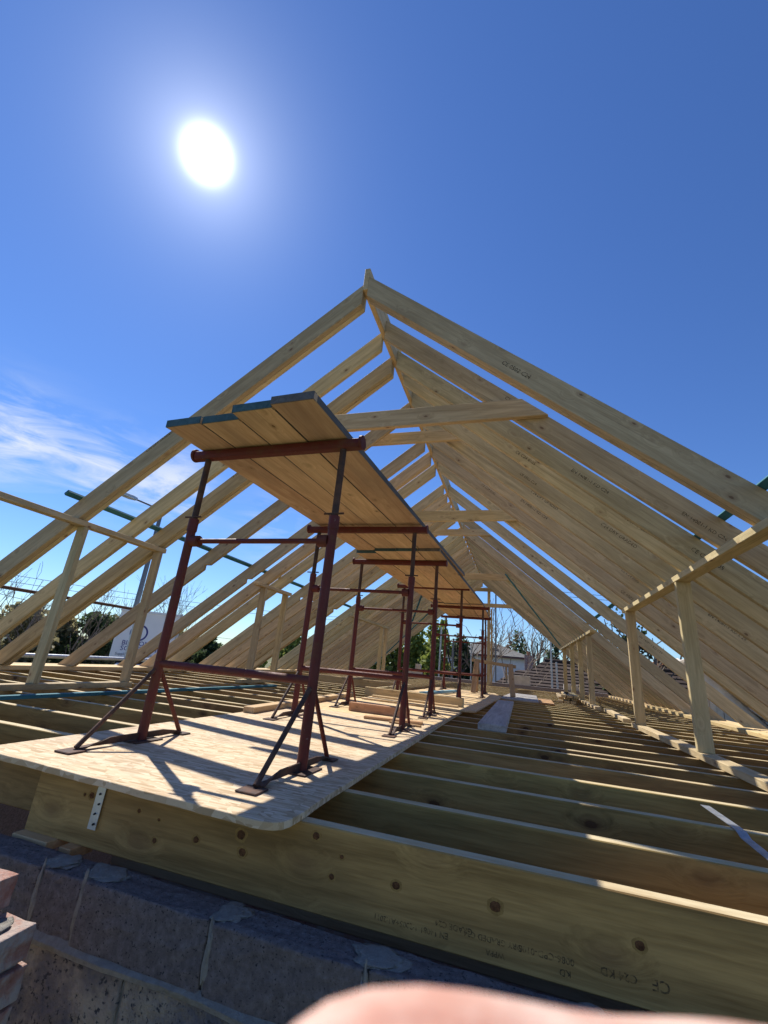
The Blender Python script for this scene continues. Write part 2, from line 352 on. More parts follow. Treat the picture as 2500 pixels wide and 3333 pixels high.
def text_part(name, s, size, mat, parent, loc, rot, thick=0.0006):
    c = bpy.data.curves.new(name, 'FONT'); c.body = s; c.size = size; c.extrude = thick; c.resolution_u = 2
    o = bpy.data.objects.new(name, c); COL.objects.link(o)
    dg = bpy.context.evaluated_depsgraph_get(); me = bpy.data.meshes.new_from_object(o.evaluated_get(dg))
    bpy.data.objects.remove(o); me.name = name; me.materials.clear()
    return put(name, me, mat, parent, loc, rot)

# ================================================================== THE SETTING
g = MB()
N = 40; ext = 600
vs = [(-ext + 2 * ext * i / N, -ext + 2 * ext * j / N, -2.9) for j in range(N + 1) for i in range(N + 1)]
g.add(vs, [(j * (N + 1) + i, j * (N + 1) + i + 1, (j + 1) * (N + 1) + i + 1, (j + 1) * (N + 1) + i) for j in range(N) for i in range(N)])
tag(part('ground', g, 'earth_grass'), kind='structure', label='rough grass and bare soil round the building site')
tag(part('interior_floor', MB().box((-5.4, 1.36, -2.85), (2.75, 16.2, -2.6)), 'dark_rubble'), kind='structure', label='rubble-strewn sandy floor deep below the joists')

# -- perimeter masonry below joist level
OUT = thing('house_shell', 'grey blockwork shell walls carrying the joist ends all round', 'wall', (-1.3, 8.5, -2.6))
for nm, a, b in (('side_wall', (-5.72, 1.32, -2.6), (-5.42, 16.4, -0.2)), ('side_wall', (2.62, 1.32, -2.6), (2.92, 16.4, -0.2)),
                 ('gable_wall', (-5.42, 16.02, -2.6), (2.62, 16.32, 0.1))):
    part(nm, MB().box(rel(OUT, a), rel(OUT, b)), 'block_grey', OUT)
# front wall, built block by block
FW = thing('block_wall', 'grey concrete block wall with pale mortar joints in front of the nearest joist', 'wall', (-0.5, 1.25, -0.9))
part('mortar_core', MB().box(rel(FW, (-2.4, 1.212, -2.85)), rel(FW, (2.9, 1.296, -0.206))), 'mortar', FW)
random.seed(3)
courses = [(-0.345, -0.2, [-2.35, -1.79, -1.345, -1.18, -0.752, -0.34, 0.1, 0.54, 0.98, 1.42, 1.86, 2.3, 2.75], 'block_grey'),
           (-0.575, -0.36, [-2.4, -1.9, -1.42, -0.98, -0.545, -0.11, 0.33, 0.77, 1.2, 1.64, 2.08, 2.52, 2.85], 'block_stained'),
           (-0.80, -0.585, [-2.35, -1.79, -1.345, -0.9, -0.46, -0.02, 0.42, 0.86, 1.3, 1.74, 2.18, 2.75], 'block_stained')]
def lumpy(o, amp, sub=3, seed=0):
    bm = bmesh.new(); bm.from_mesh(o.data)
    bmesh.ops.subdivide_edges(bm, edges=bm.edges[:], cuts=sub, use_grid_fill=True)
    rr = random.Random(seed)
    for v in bm.verts: v.co += Vector((rr.uniform(-amp, amp), rr.uniform(-amp, amp), rr.uniform(-amp, amp)))
    bm.to_mesh(o.data); bm.free()
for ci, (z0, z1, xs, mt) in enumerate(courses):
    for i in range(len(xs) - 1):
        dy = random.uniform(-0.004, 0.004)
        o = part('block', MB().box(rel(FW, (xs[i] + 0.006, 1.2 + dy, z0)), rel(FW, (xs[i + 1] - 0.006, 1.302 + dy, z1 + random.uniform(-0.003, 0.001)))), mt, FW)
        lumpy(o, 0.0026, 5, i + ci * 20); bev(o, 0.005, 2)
# mortar left proud on joints and along the bed
def blob(name, c, r, mat, parent, seed, ragged=1.0):
    bm = bmesh.new(); bmesh.ops.create_icosphere(bm, subdivisions=4, radius=1.0); rr = random.Random(seed)
    from mathutils import noise as mn
    for v in bm.verts:
        k = 1 + ragged * 0.5 * mn.noise(v.co * 1.7 + Vector((seed * 3.1, 0, 0))) + ragged * 0.16 * mn.noise(v.co * 4.3 + Vector((seed, 2, 0)))
        v.co = Vector((v.co.x * r[0] * k, v.co.y * r[1] * k, v.co.z * r[2] * k))
    me = bpy.data.meshes.new(name); bm.to_mesh(me); bm.free()
    for p in me.polygons: p.use_smooth = True
    return put(name, me, mat, parent, rel(parent, c) if parent else c)
for i, (x, sx) in enumerate(((-1.18, 0.085), (-1.345, 0.06), (-0.75, 0.055), (-0.345, 0.075), (0.1, 0.06))):
    blob('mortar_smear', (x + 0.02, 1.255, -0.2), (sx * 0.85, 0.046, 0.0045), 'mortar', FW, i + 1)
    blob('mortar_joint', (x + 0.002, 1.203, -0.27), (0.010, 0.007, 0.075), 'mortar', FW, i + 11)
bedm = MB()
rr = random.Random(5); xs = [-2.3 + i * 0.03 for i in range(140)]
prev = None; vs = []; fs = []
for i, x in enumerate(xs):
    a = 0.0025 * math.sin(i * 0.41) + rr.uniform(-0.0008, 0.0008); b = 0.003 * math.sin(i * 0.27 + 1) + rr.uniform(-0.0008, 0.0008)
    vs += [(x, 1.204, -0.338 + a), (x, 1.187 + a, -0.350 + b), (x, 1.19 + a, -0.362 + b), (x, 1.206, -0.372 + b)]
    if i: fs += [((i - 1) * 4 + k, (i - 1) * 4 + k + 1, i * 4 + k + 1, i * 4 + k) for k in range(3)]
bedm.add([rel(FW, v) for v in vs], fs); part('bed_joint', bedm, 'mortar', FW, smooth=True)
# red brick pier coming towards the camera
BP = thing('brick_pier', 'stepped end of a red brick wall splashed with mortar at the corner', 'brickwork', (-1.3, 0.85, -0.9))
random.seed(11)
part('mortar_core', MB().box(rel(BP, (-1.52, 0.48, -2.9)), rel(BP, (-1.1, 0.985, -0.20))), 'mortar', BP)
for k in range(10):
    z1 = -0.118 - 0.074 * k
    x1 = -1.192 if k == 0 else -1.088
    for j in range(3):
        yb = 1.0 - j * 0.226 - (0.11 if k % 2 else 0) * (j > 0)
        for i in range(2 if k else 2):
            xe = x1 - i * 0.112
            o = part('brick', MB().box(rel(BP, (xe - 0.1025, yb - 0.215 + random.uniform(-.004, .004), z1 - 0.065)), rel(BP, (xe + random.uniform(-.003, .003), yb + random.uniform(-.003, .003), z1))), 'brick_red', BP)
            lumpy(o, 0.0022, 2, k * 9 + j + i * 3); bev(o, 0.004, 2)
blob('mortar_smear', (-1.14, 0.86, -0.19), (0.045, 0.1, 0.006), 'mortar', BP, 31)
# small packers under the first joist
for i, (x, wd, mt) in enumerate(((-1.56, 0.16, 'fresh_wood'), (-1.40, 0.05, 'offcut_wood'))):
    tag(part('packer', MB().box((x - wd / 2, 1.31, -0.198), (x + wd / 2, 1.40, -0.1995 + (-0.03 if i else -0.025))), mt, bevel=0.002),
        ('pale timber packer wedged under the nearest joist', 'short orange timber packer next to the pale one under the joist')[i], 'packer')

# ------------------------------------------------------------------ joists
JF = thing('floor_frame', 'floor of deep timber joists laid on edge in parallel rows', 'joists', (-1.4, 1.3, -0.2))
JD = 0.2
backs = [1.392, 1.737, 2.142, 2.56, 2.972, 3.345, 3.535, 3.955]
while backs[-1] < 15.7: backs.append(backs[-1] + 0.418)
joists = []
for i, yb in enumerate(backs):
    x0 = -1.64 if i == 0 else -1.5 - 0.12 * ((i * 7) % 4)
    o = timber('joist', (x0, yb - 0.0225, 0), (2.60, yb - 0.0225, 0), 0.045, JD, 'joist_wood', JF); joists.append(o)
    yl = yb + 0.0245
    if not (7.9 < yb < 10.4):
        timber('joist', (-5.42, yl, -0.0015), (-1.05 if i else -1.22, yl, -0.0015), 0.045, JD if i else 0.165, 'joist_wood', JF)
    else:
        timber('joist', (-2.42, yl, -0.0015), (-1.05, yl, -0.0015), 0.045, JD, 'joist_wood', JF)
timber('bearer_plate', (-1.30, 1.455, -0.2015), (2.6, 1.455, -0.2015), 0.1, 0.05, 'horse_wood', JF)
part('inner_leaf', MB().box(rel(OUT, (-1.30, 1.41, -2.6)), rel(OUT, (2.6, 1.505, -0.253))), 'brick_red', OUT)
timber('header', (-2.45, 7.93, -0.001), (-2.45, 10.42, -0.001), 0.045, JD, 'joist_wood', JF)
timber('header', (-5.42, 10.5, 0.0), (-2.42, 10.5, 0.0), 0.06, JD, 'fresh_wood', JF)
# ink stamps on the face of the nearest joist (printed upside down)
Rface = Matrix(((-1, 0, 0), (0, 0, -1), (0, -1, 0)))     # text x -> -X, text y -> -Z, out -> -Y
J0 = joists[0]
def stamp0(s, size, x, z):
    text_part('ink_stamp', s, size, 'ink', J0, Vector((x - (-1.64), -0.0228, z)), Rface)
for s_, size, x, z in (('CE', 0.030, 0.298, -0.143), ('C24 KD', 0.022, 0.235, -0.146), ('0086-CPD-0105', 0.0185, 0.108, -0.147), ('KD', 0.018, 0.10, -0.170),
                       ('DRY GRADED C24', 0.0165, -0.005, -0.147), ('WPPA', 0.016, -0.045, -0.172), ('EN 14081-1:2005+A1:2011', 0.0175, -0.178, -0.163), ('GRADE C24', 0.0175, -0.12, -0.142)):
    stamp0(s_, size, x, z)
# knots in the face of the nearest joist: a dark heart inside a paler swirl of grain
for k, (x, z, r) in enumerate([(-0.318, -0.094, 0.0105), (-0.067, -0.086, 0.0131), (0.245, -0.091, 0.0102), (-1.179, -0.068, 0.0072), (-0.947, -0.105, 0.0105), (-0.796, -0.066, 0.0138), (-0.783, -0.107, 0.0121), (-1.385, -0.058, 0.0116), (-1.096, -0.134, 0.0085), (-0.499, -0.11, 0.008), (-0.475, -0.061, 0.006), (-0.557, -0.027, 0.0105), (-1.416, -0.06, 0.0059), (-1.096, -0.079, 0.0052)]):
    for rr_, mt, yy_, th_ in ((r * 1.45, 'knot_ring', -0.0224, 0.0003), (r * 0.85, 'knot_heart', -0.0224, 0.0016)):
        o = blob('knot', (0, 0, 0), (rr_ * 1.15, th_, rr_), mt, None, 60 + k, 0.3); o.parent = J0; o.location = (x + 1.64, yy_, z)
Rj = Matrix(((1, 0, 0), (0, 0, -1), (0, 1, 0)))
for i in (5, 8, 11, 13):
    if i < len(joists): text_part('ink_stamp', 'CE 0502 C24 DRY GRADED', 0.045, 'ink', joists[i], Vector((1.6 + 0.2 * (i % 3), -0.0228, -0.13)), Rj)

# ------------------------------------------------------------------ roof frame
RF = thing('roof_frame', 'open pitched roof frame of pale rafters meeting at a ridge board', 'roof frame', (-1.3, 9.0, 0.05))
XR = -1.218; RW = 0.047
def z_top(s, X): return 3.50 + 0.785 * (X + 1.25) if s < 0 else 3.53 - 0.84 * (X + 1.15)
def z_bot(s, X): return z_top(s, X) - (0.215 if s < 0 else 0.213)
def x_at(s, z, off=0.0):
    return (z + off - 3.50) / 0.785 - 1.25 if s < 0 else -(z + off - 3.53) / 0.84 - 1.15
def rafter_mesh(s):
    xr = XR + s * 0.0245
    off = 0.215 if s < 0 else 0.213
    if s < 0: seat, xw = 1.392, -3.735
    else: seat, xw = 1.302, 1.295
    xs = x_at(s, seat, off)
    pts = [(xr, z_top(s, xr)), (x_at(s, 0.055), 0.055), (x_at(s, 0.055, off), 0.055), (xw, z_bot(s, xw)), (xw, seat), (xs, seat), (xr, z_bot(s, xr))]
    m = 0.785 if s < 0 else 0.84
    c = 1 / math.hypot(1, m); sn = m * c
    u = Vector((s * c, 0, -sn)); n = Vector((s * sn, 0, c)); o = Vector((xr, 0, z_top(s, xr)))
    loc = [((Vector((a, 0, b)) - o).dot(u), (Vector((a, 0, b)) - o).dot(n)) for a, b in pts]
    yy = n.cross(u)
    me = MB().prism(loc, 0.0, RW * yy.y, 'y').mesh('rafter')
    return me, o, Matrix((u, yy, n)).transposed()
RM = {s: rafter_mesh(s) for s in (-1, 1)}
LEFT = [2.63, 3.20, 3.565, 4.40, 5.30, 5.71, 6.15, 6.97, 7.37, 7.80, 8.12, 8.45, 9.45]
RIGHT = [2.61, 3.13, 3.565, 3.86, 4.27, 4.68, 5.12, 5.62, 6.06, 7.19, 8.42, 9.45]
while LEFT[-1] < 15.6: LEFT.append(LEFT[-1] + 0.42)
while RIGHT[-1] < 15.6: RIGHT.append(RIGHT[-1] + 0.42)
STAMPS = ['CE 0502 C24', 'C24 DRY GRADED', 'EN 14081-1 KD C24', 'CE C24 0105']
random.seed(21)
for s, L in ((-1, [2.679, 3.614, 5.759, 8.499]), (1, [2.659, 6.109])):      # doubled trimmers bolted behind their rafters
    me, o, rot = RM[s]
    for y in L: bev(put('rafter', me, 'rafter_wood', RF, rel(RF, (o.x, y, o.z - 0.004)), rot), 0.003)
for s, L in ((-1, LEFT), (1, RIGHT)):
    me, o, rot = RM[s]
    for i, y in enumerate(L):
        j = random.uniform(-0.006, 0.006)
        r = put('rafter', me, 'rafter_wood', RF, rel(RF, (o.x, y, o.z + j)), rot); bev(r, 0.003)
        if i < 10:
            for k in range(2):
                t0 = random.uniform(0.9, 2.2) + k * 1.6
                if s > 0:
                    text_part('ink_stamp', STAMPS[(i + k) % 4], random.uniform(0.034, 0.046), 'ink', r, Vector((t0, -0.0008, random.uniform(-0.12, -0.06))), Matrix(((1, 0, 0), (0, 0, -1), (0, 1, 0))))
                elif k == 0:
                    text_part('ink_stamp', STAMPS[(i + 1) % 4], 0.036, 'ink', r, Vector((t0 + 0.6, 0.0008, -0.03)), Matrix(((-1, 0, 0), (0, 0, 1), (0, 1, 0))))
RB = bev(put('ridge_board', MB().box((0, -0.0235, -0.235), (5.6, 0.0235, 0)).mesh('ridge_board'), 'rafter_wood', RF, rel(RF, (XR, 2.615, 3.66)), Matrix.Rotation(R_(90), 3, 'Z')))
bev(put('ridge_board', MB().box((0, -0.0235, -0.235), (7.85, 0.0235, 0)).mesh('ridge_board'), 'rafter_wood', RF, rel(RF, (XR, 8.22, 3.65)), Matrix.Rotation(R_(90), 3, 'Z')))
def collar(y, z1, h=0.16, name='collar_tie', w=0.045):
    xl, xr_ = x_at(-1, z1) , x_at(1, z1)
    xl2, xr2 = x_at(-1, z1 - h) - 0.0, x_at(1, z1 - h)
    c = ((xl + xr_) / 2)
    poly = [(xl - c + 0.02, 0), (xr_ - c - 0.02, 0), (xr2 - c - 0.02, -h), (xl2 - c + 0.02, -h)]
    o = put(name, MB().prism(poly, -w, 0, 'y').mesh(name), 'rafter_wood', RF, rel(RF, (c, y, z1)))
    return bev(o)
collar(3.126, 2.515, 0.165); collar(4.60, 3.16, 0.15); collar(6.02, 2.63, 0.16); collar(8.41, 3.10, 0.13); collar(11.11, 2.77, 0.16); collar(15.6, 3.2, 0.13); collar(15.62, 2.66, 0.13)
# plates at the eaves, with the rafters' feet on them
for a, b in ((2.2, 7.0), (7.02, 11.6), (11.62, 16.0)):
    timber('eaves_plate', (-5.50, a, 0.05), (-5.50, b, 0.05), 0.21, 0.049, 'fresh_wood', RF)
for a, b in ((2.2, 6.9), (6.92, 11.4), (11.42, 16.0)):
    timber('eaves_plate', (2.71, a, 0.05), (2.71, b, 0.05), 0.19, 0.049, 'fresh_wood', RF)
    timber('wall_plate', (2.96, a, 0.05), (2.96, b, 0.05), 0.24, 0.25, 'fresh_wood', RF)
timber('wall_plate', (-5.72, 2.2, 0.05), (-5.72, 16, 0.05), 0.2, 0.25, 'fresh_wood', RF)
# teal battens on top of the slopes and diagonal braces below them
def on_slope(s, X, y, lift=0.0): return (X, y, z_top(s, X) + lift)
nL = Vector((-0.785, 0, 1)).normalized(); nR = Vector((0.84, 0, 1)).normalized()
for s, X, nn, y0, y1 in ((-1, -3.72, nL, 2.50, 7.1), (-1, -3.74, nL, 7.15, 11.9), (1, 1.27, nR, 2.1, 6.6), (1, 1.29, nR, 6.65, 11.2)):
    timber('roof_batten', on_slope(s, X, y0, 0.034), on_slope(s, X, y1, 0.034), 0.05, 0.027, 'teal_wood', RF, nn, 0.002)
def brace(s, a, b):
    nn = -nL if s < 0 else -nR
    pa = Vector((a[0], a[1], z_bot(s, a[0]) - 0.032)); pb = Vector((b[0], b[1], z_bot(s, b[0]) - 0.032))
    timber('diagonal_brace', pa, pb, 0.05, 0.025, 'teal_wood', RF, nn, 0.002)
brace(1, (-0.3, 10.2), (1.15, 14.55)); brace(-1, (-2.45, 11.4), (-3.5, 14.4)); brace(-1, (-2.2, 13.6), (-5.0, 15.7))

# ------------------------------------------------------------------ knee-high stud walls under the slopes
def stud_wall(label, x, y0, y1, ztop, studs, zs=0.047, w=0.1, group=None, mat='stud_wood', top=None, sole=True):
    t = thing('stud_wall', label, 'stud wall', (x, (y0 + y1) / 2, 0), 0, group)
    a, b = top or (y0, y1)
    timber('top_plate', (x, a, ztop), (x, b, ztop), w, 0.047, mat, t)
    if sole: timber('sole_plate', (x, y0, zs), (x, y1, zs), w, zs - 0.001, mat, t)
    for y in studs:
        o = put('stud', MB().box((0, -0.0235, -w / 2 + 0.002), (ztop - 0.0475 - zs - 0.001, 0.0235, w / 2 - 0.002)).mesh('stud'), mat, t, rel(t, (x, y, zs + 0.0005)), Matrix(((0, 0, -1), (0, 1, 0), (1, 0, 0))))
        bev(o)
    return t
stud_wall('two-stud timber knee wall with a long top plate under the nearest left rafters', -3.68, 1.4, 3.66, 1.388, [2.72, 3.60], w=0.09, top=(1.5, 3.66))
stud_wall('short timber knee wall with two close studs behind the first red trestle', -3.68, 5.5, 6.5, 1.388, [5.72, 6.38])
stud_wall('farthest left timber knee wall seen between the red trestles', -3.68, 9.4, 12.4, 1.388, [9.75, 11.9, 12.35])
t = stud_wall('large right-hand timber knee wall with two posts and a sunlit sole plate', 1.235, 1.9, 5.95, 1.298, [3.93, 5.75], zs=0.045, w=0.105, top=(1.9, 5.92))
stud_wall('far right timber knee wall with a row of studs near the gable', 1.235, 8.6, 15.3, 1.298, [9.2, 10.6, 12.2, 14.2], w=0.1)
tag(timber('loose_timber', (1.25, 6.5, 0.047), (1.32, 8.3, 0.047), 0.09, 0.046, 'stud_wood'), 'loose pale timber lying in line between the two right-hand knee walls', 'timber')
# gable studs at the far end
GP = thing('gable_frame', 'upright timber post and noggins standing in the far gable', 'post', (-1.0, 15.75, 0))
timber('post', (-1.02, 15.72, 0.02), (-1.02, 15.72, 3.3), 0.1, 0.05, 'stud_wood', GP, (0, 1, 0))
timber('post', (-0.93, 15.80, 0.02), (-0.93, 15.80, 2.5), 0.05, 0.05, 'stud_wood', GP, (0, 1, 0))

# ------------------------------------------------------------------ sheets and boards on the floor
def sheet(label, poly, z0, z1, mat, rough_edge=0.0):
    c = Vector((sum(p[0] for p in poly) / len(poly), sum(p[1] for p in poly) / len(poly), z0))
    return tag(part('floor_sheet', MB().prism([(a - c.x, b - c.y) for a, b in poly], 0, z1 - z0, 'z'), mat, None, c, bevel=0.0015), label, 'board sheet')
ro = random.Random(4)
edge = [(-1.925, 1.33)]
for i in range(30):
    x = -1.9 + i * (1.9 - 0.70) / 29
    edge.append((x, 1.30 - 0.075 * (x + 1.92) / 1.25 + ro.uniform(-0.003, 0.003)))
edge += [(-0.665, 1.228), (-0.638, 1.237), (-0.62, 1.254), (-0.611, 1.285), (-0.608, 1.36)]
edge += [(-0.613 + ro.uniform(-0.002, 0.002), 1.36 + 0.12 * i) for i in range(1, 20)] + [(-0.615, 3.70), (-1.915, 3.70)]
sheet('large greyish chipboard sheet with a rounded corner under the nearest trestle', edge, 0.001, 0.021, 'osb_grey')
sheet('tan chipboard sheet in the middle of the run of floor sheets', [(-1.93, 3.706), (-0.615, 3.706), (-0.60, 5.12), (-1.93, 5.2)], 0.001, 0.02, 'osb_tan')
sheet('tan chipboard sheet skewed to the right beside the grey plank', [(-1.75, 5.10), (-0.62, 5.00), (-0.46, 5.09), (-0.43, 5.8), (-0.40, 6.6), (-0.37, 7.45), (-1.72, 7.5)], 0.022, 0.04, 'osb_tan')
sheet('farthest tan chipboard sheet before the sawhorse', [(-1.75, 7.51), (-0.37, 7.46), (-0.345, 8.2), (-0.33, 8.85), (-0.5, 9.8), (-1.7, 9.9)], 0.012, 0.03, 'osb_tan')
def plank(name, label, cat, p, q, w, d, mat, group=None): return tag(timber(name, p, q, w, d, mat), label, cat, group)
gp = plank('grey_plank', 'weathered grey scaffold plank lying on the joists beside the floor sheets', 'plank', (-0.225, 3.93, 0.052), (-0.215, 7.38, 0.052), 0.222, 0.05, 'grey_wood')
plank('timber_length', 'long pale timber along the left edge of the floor sheets', 'timber', (-1.86, 2.97, 0.062), (-1.97, 5.35, 0.062), 0.09, 0.04, 'fresh_wood')
plank('timber_length', 'thick timber lying across the floor sheet beyond the third trestle', 'timber', (-1.85, 5.52, 0.135), (-0.62, 5.36, 0.135), 0.05, 0.094, 'fresh_wood')
plank('timber_length', 'thin strip of wood just in front of the thick cross timber', 'timber', (-1.70, 5.36, 0.062), (-0.66, 5.22, 0.062), 0.05, 0.02, 'fresh_wood')
plank('timber_length', 'reddish brown timber offcut lying between the second and third trestles', 'timber', (-1.44, 3.90, 0.092), (-0.90, 3.90, 0.092), 0.047, 0.07, 'offcut_wood')
plank('timber_length', 'flat reddish offcut board in front of the brown timber offcut', 'timber', (-1.17, 3.52, 0.042), (-0.72, 3.60, 0.042), 0.07, 0.02, 'offcut_wood')
plank('timber_length', 'thin dark lath at the end of the flat reddish offcut', 'timber', (-0.95, 3.47, 0.034), (-0.70, 3.44, 0.034), 0.03, 0.012, 'offcut_wood')
plank('blue_timber', 'light blue painted timber on the far floor sheet between trestles', 'timber', (-1.40, 6.75, 0.079), (-1.10, 8.5, 0.079), 0.06, 0.038, 'blue_wood')
BA = thing('teal_batten', 'long teal tile batten lying across the left joists', 'batten', (-3.22, 3.6, 0.0))
timber('length', (-3.235, 1.7, 0.026), (-3.20, 3.62, 0.026), 0.05, 0.025, 'teal_wood', BA, bevel=0.002)
timber('length', (-3.20, 3.63, 0.027), (-3.16, 5.6, 0.027), 0.05, 0.025, 'teal_wood', BA, bevel=0.002)
for i, (x, l) in enumerate(((-0.02, 0.0), (0.25, 0.05))):
    sheet(('weathered grey sheet lying under the far end of the sawhorse', 'pink-brown sheet edge just right of the weathered grey sheet')[i],
          ([(-0.36, 8.6), (0.30, 8.5), (0.33, 11.0), (-0.2, 11.2)], [(0.31, 8.40), (0.54, 8.36), (0.57, 9.9), (0.33, 9.95)])[i], 0.004, 0.026, ('grey_wood', 'offcut_wood')[i])
# pile of offcuts beside the far right knee wall
random.seed(8)
for i in range(9):
    lay = i // 3; x = 0.72 + 0.11 * (i % 3) + 0.03 * lay; y = 9.6 + random.uniform(-0.15, 0.15)
    plank('stacked_timber', '%s timber in the %s layer of the small stack by the far right studs' % (('left', 'middle', 'right')[i % 3], ('bottom', 'middle', 'top')[lay]), 'timber',
          (x, y, 0.05 + 0.05 * lay), (x + random.uniform(0.05, 0.3), y + 2.1, 0.05 + 0.05 * lay), 0.095, 0.046, 'stud_wood', 'timbers stacked by the far right studs')
# galvanised straps
SP = thing('restraint_strap', 'perforated steel strap hooked over the front joist below the chipboard', 'strap', (-1.34, 1.34, -0.09))
sm = MB(); x0, x1 = -1.36, -1.326
prof = [(1.375, 0.0008), (1.352, 0.0012), (1.343, -0.004), (1.3405, -0.014), (1.3395, -0.03), (1.337, -0.145)]
vs = []
for y, z in prof:
    vs += [rel(SP, (x0 + (0.012 if z > -0.02 else 0) * 0.6, y, z)), rel(SP, (x1 + (0.012 if z > -0.02 else 0) * 0.6, y, z))]
sm.add(vs, [(2 * i, 2 * i + 1, 2 * i + 3, 2 * i + 2) for i in range(len(prof) - 1)])
o = part('strap', sm, 'strap_steel', SP); so_ = o.modifiers.new('t', 'SOLIDIFY'); so_.thickness = 0.0018
for k in range(4):
    z = -0.045 - 0.028 * k
    part('hole', MB().tube(rel(SP, (-1.343 + 0.006 * (k % 2), 1.3345 + 0.0012 * (1 - k), z)), rel(SP, (-1.343 + 0.006 * (k % 2), 1.339, z)), 0.0033, n=12), 'rubber', SP)
SR = thing('loose_strap', 'bent galvanised strap lying over the right-hand joists', 'strap', (0.73, 2.1, 0))
vs = []
for y, z, x in ((2.40, 0.005, 0.725), (2.13, 0.004, 0.73), (2.09, 0.002, 0.731), (2.06, -0.012, 0.732), (1.72, -0.03, 0.742), (1.45, -0.05, 0.75)):
    vs += [rel(SR, (x - 0.016, y, z)), rel(SR, (x + 0.016, y, z))]
o = part('strap', MB().add(vs, [(2 * i, 2 * i + 1, 2 * i + 3, 2 * i + 2) for i in range(5)]), 'galvanised', SR); q_ = o.modifiers.new('t', 'SOLIDIFY'); q_.thickness = 0.002

# ------------------------------------------------------------------ builder's trestles
def make_trestle(label, dark=False):
    mt = 'red_oxide' if not dark else 'dark_steel'
    t = thing('trestle', label, 'trestle', (0, 0, 0), 0, 'red steel trestles carrying the walkway')
    for s in (-1, 1):
        x = 0.41 * s
        lg = part('leg', MB().tube((x, 0, 0.004), (x, 0, 1.04), 0.0218, n=16), mt, t, smooth=True)
        part('inner_tube', MB().tube((x, 0, 1.04), (x, 0, 1.41), 0.0165, n=16), 'dark_steel', lg, smooth=True)
        part('collar', MB().tube((x, 0, 0.99), (x, 0, 1.055), 0.0255, n=16), mt, lg, smooth=True)
        part('pin', MB().tube((x - 0.05, -0.012, 1.065), (x + 0.05, -0.012, 1.065), 0.005, n=8), 'dark_steel', lg, smooth=True)
        for d, y in ((-1, -0.315), (1, 0.235)):
            st = part('strut', MB().tube((x, d * 0.02, 0.30), (x, y, 0.012), 0.0098, n=12), 'dark_steel' if d < 0 else mt, t, smooth=True)
            part('foot_plate', MB().box((x - 0.04, y - 0.035 * (d < 0) - 0.02, 0.001), (x + 0.04, y + 0.02 + 0.02 * (d > 0), 0.007)), 'dark_steel', st, bevel=0.002)
        fb = MB()
        vs = []
        for y, tw in ((-0.30, 0.0), (-0.24, 0.5), (-0.17, 1.0), (0.12, 1.0), (0.2, 0.5), (0.23, 0.0)):
            w_ = 0.02
            vs += [(x - w_ * (1 - tw) , y, 0.008), (x + w_ * (1 - tw) + 0.003, y, 0.008 + 0.026 * tw)]
        fb.add(vs, [(2 * i, 2 * i + 1, 2 * i + 3, 2 * i + 2) for i in range(5)])
        o = part('foot_bar', fb, 'dark_steel', t); m_ = o.modifiers.new('t', 'SOLIDIFY'); m_.thickness = 0.005; m_.offset = 0
        part('base_plate', MB().box((x - 0.055, -0.075, 0.0005), (x + 0.055, 0.075, 0.006)), 'dark_steel', t)
    part('low_brace', MB().tube((-0.40, 0, 0.33), (0.40, 0, 0.33), 0.0175, n=14), mt, t, smooth=True)
    cb = part('crossbar', MB().tube((-0.40, 0.0, 0.935), (0.40, 0.0, 0.935), 0.0125, n=12), mt, t, smooth=True)
    for s in (-1, 1):
        part('coupler', MB().tube((0.345 * s, 0, 0.935), (0.395 * s, 0, 0.935), 0.029, n=16), mt, cb, smooth=True)
    tb = part('top_beam', MB().prism([(-0.02, 1.405), (0.02, 1.405), (0.027, 1.425), (0.027, 1.452), (-0.027, 1.452), (-0.027, 1.425)], -0.5, 0.5, 'x'), mt, t, bevel=0.003)
    for s in (-1, 1):
        part('end_disc', MB().tube((0.5 * s, 0, 1.437), (0.513 * s, 0, 1.437), 0.037, n=20), mt, tb, smooth=True)
    return t
def copy_tree(o, parent=None):
    c = o.copy(); COL.objects.link(c); c.parent = parent
    for ch in o.children:
        copy_tree(ch, c)
    return c
TR = [(-1.235, 1.775, -1.5, 1.0, 0.021), (-1.19, 3.17, 1.0, 1.0, 0.021), (-1.215, 4.33, 0.5, 1.0, 0.021), (-1.17, 6.05, 1.0, 1.02, 0.041), (-1.02, 7.85, 1.0, 1.01, 0.031), (-1.08, 9.35, 0, 1.0, 0.031)]
TL = ['nearest and largest dark red steel trestle standing on the front corner of the chipboard',
      'second dark red steel trestle from the camera beneath the walkway', 'third dark red steel trestle from the camera by the brown offcuts',
      'fourth dark red steel trestle from the camera by the blue timber', 'fifth dark red steel trestle from the camera beside the sawhorse', 'farthest red steel trestle at the gable end of the walkway']
t0 = make_trestle(TL[0])
for i, (x, y, rz, sc, z) in enumerate(TR):
    o = t0 if i == 0 else copy_tree(t0)
    o.location = (x, y, z); o.rotation_euler = (0, 0, R_(rz)); o.scale = (1, 1, sc); o['label'] = TL[i]
